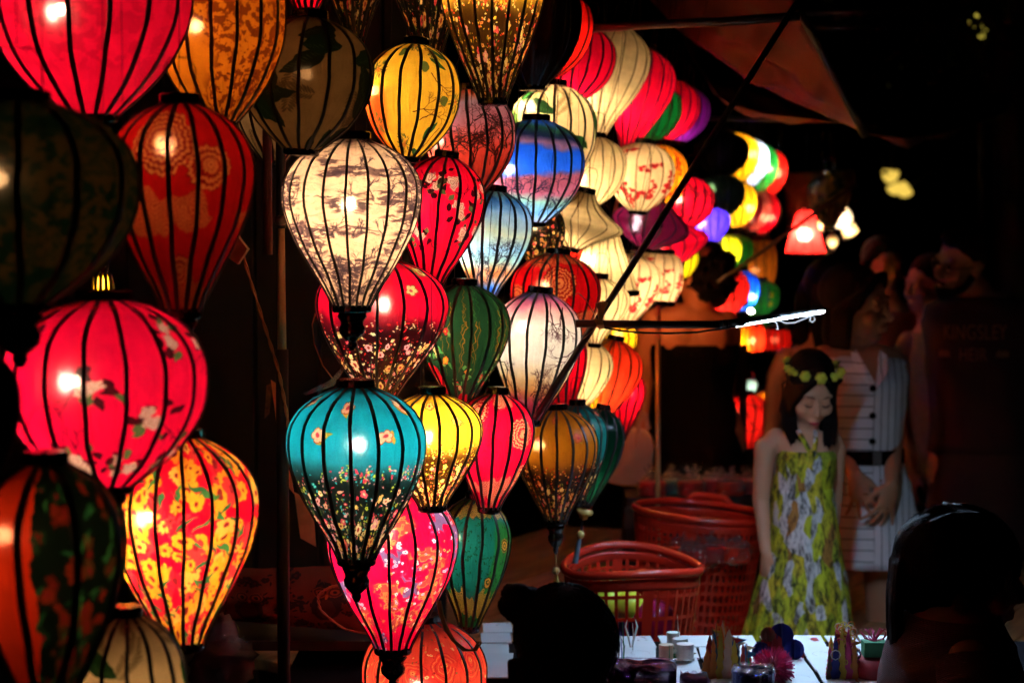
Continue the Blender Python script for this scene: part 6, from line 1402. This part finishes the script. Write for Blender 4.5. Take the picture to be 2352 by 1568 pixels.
PRN = pbr('tan_print', (.24, .10, .04), .8, var=.3, scale=50)
def text_mesh(s, size, name='lettering', shear=.0):
    cu = bpy.data.curves.new('t', 'FONT'); cu.body = s; cu.size = size; cu.extrude = .0008; cu.align_x = 'CENTER'; cu.shear = shear; cu.space_character = 1.05
    o = bpy.data.objects.new('t', cu); C.objects.link(o); dg = bpy.context.evaluated_depsgraph_get(); me = bpy.data.meshes.new_from_object(o.evaluated_get(dg)); bpy.data.objects.remove(o); bpy.data.curves.remove(cu); return me
def wraptext(s, size, c, rx, ry, yaw, name, sy=1.5):
    """lettering bent round the chest"""
    me = text_mesh(s, size)
    for v in me.vertices:
        a = v.co.x/rx*1.0+yaw; z = v.co.y*sy; e = v.co.z
        v.co = (c.x+(rx+e+.004)*math.sin(a), c.y-(ry+e+.006)*math.cos(a), c.z+z)
    me.update(); return link(name, me, PRN, mn)
cc = g(2248, 775, 0); wraptext('KINGSLEY', .050, cc, .197, .136, R(-14), 'lettering', 1.5); cc = g(2248, 823, 0); wraptext('HEIR', .046, cc, .193, .138, R(-16), 'lettering', 1.4)
for q in (-1, 1):
    m = MB()
    for k in range(5): a = R(-16)+q*(.42+.05*k); m.add([(cc.x+(.200)*math.sin(a), cc.y-.145*math.cos(a), cc.z+.03+.010*(k % 2)), (cc.x+.200*math.sin(a+q*.05), cc.y-.145*math.cos(a+q*.05), cc.z+.035), (cc.x+.200*math.sin(a+q*.05), cc.y-.145*math.cos(a+q*.05), cc.z+.014), (cc.x+.200*math.sin(a), cc.y-.145*math.cos(a), cc.z+.010)], [(0, 1, 2, 3) if q < 0 else (3, 2, 1, 0)])
    m.build('emblem', PRN, mn)
MB().lathe([(.033, -.018), (.035, 0), (.033, .018)], 14, c=g(2328, 985, -.045), cap=False).build('watch', BLK, mn)

# ---- dim bystanders
def bystander(x, Y, headpx, yaw, shirt, label, wpx=70, skinm=SK2, hairlong=True, tilt=0, arms=True, lookdown=5, bare=False):
    g = Loc(x, Y); o = empty('person', g.r); tag(o, label, 'person'); mb = MB(); hx_, hy_ = headpx; hc = g(hx_, hy_, 0); Hm = hframe(hc, 1.0, R(yaw), R(lookdown)); head(mb, Hm); s = 1/g.px(1)
    zs = hc.z-.20; c = lambda z, y=0: Vector((hc.x*.4+g(x, 600).x*.6, y, z))
    limb(mb, [hc+Vector((0, 0, -.07)), c(zs+.02)], [.05, .055]); w = g.px(wpx)
    mb.tube([c(zs+.04), c(zs+.01), c(zs-.05), c(zs-.20), c(zs-.42), c(zs-.58)], [(.05, .06), (.07, w*.85), (.09, w), (.11, w*.92), (.09, w*.72), (.1, w*.85)], 18)
    for q in (-1, 1): 
        sh_ = c(zs-.03)+Vector((q*w, 0, 0)); limb(mb, [sh_, sh_+Vector((q*.03, 0, -.06)), sh_+Vector((q*.05, .02, -.30)), sh_+Vector((q*.0, -.08, -.52))], [.045, .045, .035, .024]); hand(mb, sh_+Vector((q*.0, -.08, -.52)), (0, -.2, -1), (-q*.3, -1, 0), (-q, 0, 0), 1, .4)
    legs(mb, g, zs-.50, .09); link('body', remesh(mb, .007, 4), skinm, o)
    loft('top', [(c(zs-(.10 if bare else -.01)), w*.95, .09), (c(zs-.09 if not bare else zs-.16), w*1.05, .115), (c(zs-.25), w*.98, .13), (c(zs-.42), w*.8, .11), (c(zs-.60), w*.95, .13)], 44, shirt, o, amp=.01)
    loft('trousers', [(c(zs-.55), w*.92, .125), (c(zs-.75), w*1.0, .13), (c(.10), w*.9, .13)], 40, BLK, o)
    mb = MB()
    def f(t):
        t.ball((0, .03, .045), (.085, .104, .088), 14, 10)
        if hairlong:
            for q in (-1, 1): t.tube([(q*.05, -.03, .09), (q*.085, .02, .0), (q*.085, .04, -.14), (q*.07, .05, -.22)], [.02, .026, .03, .012], 8)
            t.tube([(0, .10, .05), (0, .10, -.08), (0, .09, -.22)], [.05, .06, .03], 10)
    hbox(mb, Hm, f); link('hair', remesh(mb, .007, 2), HAIR, o); return o
bystander(1868, 6.95, (1900, 676), 170, pbr('rust_top', (.03, .008, .006), .9), 'dark haired person with a bare orange lit shoulder right behind the girl', 72, SK2, True, bare=True)
bystander(2060, 8.6, (2030, 612), 15, pbr('dull_red_shirt', (.22, .05, .03), .9), 'dim face in the dark above the striped dress, dull red top', 60, SK2, True)
bystander(2150, 8.1, (2128, 655), -60, pbr('khaki_shirt', (.30, .22, .12), .9), 'dark person in a khaki shirt hidden left of the lettered T-shirt', 52, SK2, False)
# ---- foreground: hair bun, and the woman with the ponytail
g = Loc(1290, 3.1); bn = empty('person', g.r); tag(bn, 'dark back of a head with a hair bun in the near foreground', 'person')
mb = MB(); hc = g(1288, 1494, 0); Hm = hframe(hc, .84, R(205), R(12)); head(mb, Hm)
limb(mb, [hc+Vector((0, 0, -.07)), hc+Vector((-.01, -.01, -.14))], [.052, .058]); c0 = hc+Vector((-.01, -.02, -.20))
mb.tube([c0+Vector((0, 0, .05)), c0, c0+Vector((0, -.02, -.06)), c0+Vector((0, -.05, -.25)), c0+Vector((0, -.06, -.45)), c0+Vector((0, -.04, -.55))], [(.05, .06), (.07, .13), (.09, .16), (.11, .15), (.12, .16), (.12, .17)], 20)
for q in (-1, 1):
    s_ = c0+Vector((q*.16, -.01, -.03)); limb(mb, [s_, s_+Vector((q*.03, 0, -.05)), s_+Vector((q*.06, .05, -.28)), s_+Vector((q*.0, .26, -.24))], [.045, .045, .036, .024]); hand(mb, s_+Vector((0, .26, -.24)), (-q*.2, 1, 0), (-q, .2, .3), (0, 0, -1), 1, .6)
    limb(mb, [c0+Vector((q*.09, -.02, -.55)), c0+Vector((q*.12, .32, -.50)), c0+Vector((q*.12, .28, -.88))], [.075, .055, .036])
link('body', remesh(mb, .006, 4), SK2, bn); zb = c0.z
loft('top', [(c0+Vector((0, 0, .0)), .135, .075), (c0+Vector((0, -.02, -.06)), .17, .10), (c0+Vector((0, -.05, -.25)), .16, .12), (c0+Vector((0, -.06, -.56)), .18, .14)], 44, BLK, bn, amp=.01)
mb = MB(); rg = random.Random(3)
def f(t):
    t.ball((0, .022, .032), (.090, .112, .100), 18, 12); t.ball((0, .045, -.05), (.072, .07, .055))
hbox(mb, Hm, f); c1 = g(1190, 1378, -.01); mb.ball(c1, (.027, .03, .029), 12, 9); mb.ball(g(1202, 1402, 0), (.027, .028, .028)); mb.ball(g(1220, 1372, 0), (.022, .026, .018))
for k in range(26):
    d = Vector((rg.gauss(0, 1), rg.gauss(0, 1), rg.gauss(0, 1))).normalized(); e = d.cross(Vector((0, 1, .3))).normalized(); a = c1+d*.024; mb.tube([a, a+d*.003+e*.014, a-d*.002+e*.026], [.005, .005, .002], 6)
for k in range(18): x = 1180+k*12; mb.tube([g(x, 1500, -.04), g(x-6+rg.uniform(-6, 6), 1545, -.05), g(x-4+rg.uniform(-8, 8), 1575, -.045)], [.012, .008, .002], 6)
hm = link('hair', remesh(mb, .0045, 1), HAIR, bn)
def strands(par, Mx, n, seed, r_=.0007, sc=1.0):
    """loose strands combed over a head of hair"""
    rg = random.Random(seed); m = MB()
    for k in range(n):
        a = rg.uniform(0, 6.28); t0 = rg.uniform(.1, 1.2); L_ = rg.uniform(.4, 1.1); q = []; lift = rg.uniform(1.0, 1.035)
        for j in range(5):
            t = t0+L_*j/4; aa = a+.12*math.sin(j*1.3+k); q.append((.092*lift*sc*math.sin(t)*math.cos(aa), .022+.114*lift*sc*math.sin(t)*math.sin(aa), .032+.102*lift*sc*math.cos(t)+(.006 if j == 4 and rg.random() < .3 else 0)))
        m.tube(q, [r_, r_*1.3, r_*1.3, r_, r_*.4], 4, cap=False)
    o = MB().add(m.v, m.f, Mx).build('loose_strands', HAIR, par); o['kind'] = 'stuff'; return o
strands(bn, Hm, 500, 3)
st_ = empty('stool', (g.r.x+c0.x, g.r.y+c0.y-.03, 0)); tag(st_, 'low black stool under the woman with the hair bun', 'stool'); zz = max(.12, c0.z-.68); MB().box((0, 0, zz-.02), (.3, .3, .03)).build('seat', DARKW, st_)
for sx_ in (-.12, .12):
    for sy_ in (-.12, .12): MB().box((sx_, sy_, (zz-.035)/2), (.03, .03, zz-.035)).build('leg', DARKW, st_)

g = Loc(2200, 3.45); pw = empty('person', g.r); tag(pw, 'dark haired woman with a ponytail in a dusky knit top at the lower right', 'person')
mb = MB(); hc = g(2222, 1322, 0); Hm = hframe(hc, .94, R(78), R(16)); head(mb, Hm)
limb(mb, [hc+Vector((-.01, .01, -.07)), g(2190, 1420, .0)], [.050, .056]); c0 = g(2185, 1436, 0)
mb.tube([c0+Vector((0, 0, .04)), c0, c0+Vector((0, 0, -.06)), c0+Vector((-.01, 0, -.25)), c0+Vector((-.02, 0, -.45)), c0+Vector((-.02, 0, -.55))], [(.05, .06), (.11, .085), (.155, .10), (.15, .11), (.16, .12), (.16, .12)], 20)
for q in (-1, 1):
    s_ = c0+Vector((0, q*.14, -.04)); limb(mb, [s_, s_+Vector((0, q*.03, -.05)), s_+Vector((.0, q*.05, -.30)), s_+Vector((.22, q*.02, -.32))], [.045, .045, .036, .024]); hand(mb, s_+Vector((.22, q*.02, -.32)), (1, 0, 0), (.2, -q, .3), (0, 0, -1), 1, .6)
    limb(mb, [c0+Vector((-.02, q*.09, -.55)), c0+Vector((.38, q*.10, -.52)), c0+Vector((.36, q*.10, -.92))], [.075, .055, .036])
link('body', remesh(mb, .006, 4), SK2, pw)
KN, nt, out = newmat('dusky_pink_knit'); tc = nt.nodes.new('ShaderNodeTexCoord'); wv = N(nt, 'ShaderNodeTexWave', Scale=110.0, Distortion=2.0); wv.bands_direction = 'Z'; nt.links.new(tc.outputs['Object'], wv.inputs['Vector'])
rp = nt.nodes.new('ShaderNodeValToRGB'); rp.color_ramp.elements[0].color = (.16, .07, .08, 1); rp.color_ramp.elements[1].color = (.27, .13, .15, 1); nt.links.new(wv.outputs['Fac'], rp.inputs[0]); b_ = nt.nodes.new('ShaderNodeBsdfPrincipled'); b_.inputs['Roughness'].default_value = .95; nt.links.new(rp.outputs[0], b_.inputs['Base Color']); bu = N(nt, 'ShaderNodeBump', Strength=.8, Distance=.004); nt.links.new(wv.outputs['Fac'], bu.inputs['Height']); nt.links.new(bu.outputs[0], b_.inputs['Normal']); nt.links.new(b_.outputs[0], out.inputs[0])
loft('knit_top', [(c0+Vector((0, 0, .025)), .075, .115), (c0+Vector((0, 0, -.03)), .105, .162), (c0+Vector((0, 0, -.09)), .120, .185), (c0+Vector((-.01, 0, -.25)), .125, .18), (c0+Vector((-.02, 0, -.56)), .14, .17)], 50, KN, pw, amp=.008)
for q in (-1, 1):
    s_ = c0+Vector((0, q*.14, -.04)); MB().tube([s_+Vector((0, 0, .01)), s_+Vector((0, q*.03, -.05)), s_+Vector((.0, q*.05, -.30)), s_+Vector((.20, q*.02, -.32))], [.058, .062, .052, .038], 14).build("sleeve", KN, pw, True)
mb = MB(); rg = random.Random(6)
def f(t): t.ball((0, .030, .034), (.094, .112, .100), 18, 12); t.ball((0, .075, -.03), (.07, .05, .07))
hbox(mb, Hm, f)
for k in range(60):
    o_ = rg.uniform(-1, 1); p_ = rg.uniform(-.035, .035)
    mb.tube([g(2150+o_*20, 1190+abs(o_)*18, p_), g(2112, 1208+o_*4, p_*.4), g(2082-4*o_, 1232, p_*.6), g(2062+o_*9, 1290, p_), g(2054+o_*11, 1380, p_), g(2058+o_*14, 1470, p_), g(2068+o_*18, 1520+rg.uniform(-16, 10), p_)], [.006, .004, .005, .006, .005, .004, .0015], 6)
for k in range(12):
    o_ = rg.uniform(-1, 1); mb.tube([g(2110, 1212, 0), g(2128+k*5, 1186-k*2.2, -.06+.01*k), g(2165+k*6, 1166+o_*4, -.07)], [.005, .004, .002], 6)
link('hair', remesh(mb, .0045, 1), HAIR, pw); strands(pw, Hm, 600, 4); MB().ball(g(2108, 1210, -.02), .006).build('hair_tie', WHITE, pw)
st_ = empty('stool', (g.r.x+c0.x-.02, g.r.y, 0)); tag(st_, 'low black stool under the woman with the ponytail', 'stool'); zz = max(.12, c0.z-.66); MB().box((0, 0, zz-.02), (.3, .34, .03)).build('seat', DARKW, st_)
for sx_ in (-.12, .12):
    for sy_ in (-.14, .14): MB().box((sx_, sy_, (zz-.035)/2), (.03, .03, zz-.035)).build('leg', DARKW, st_)
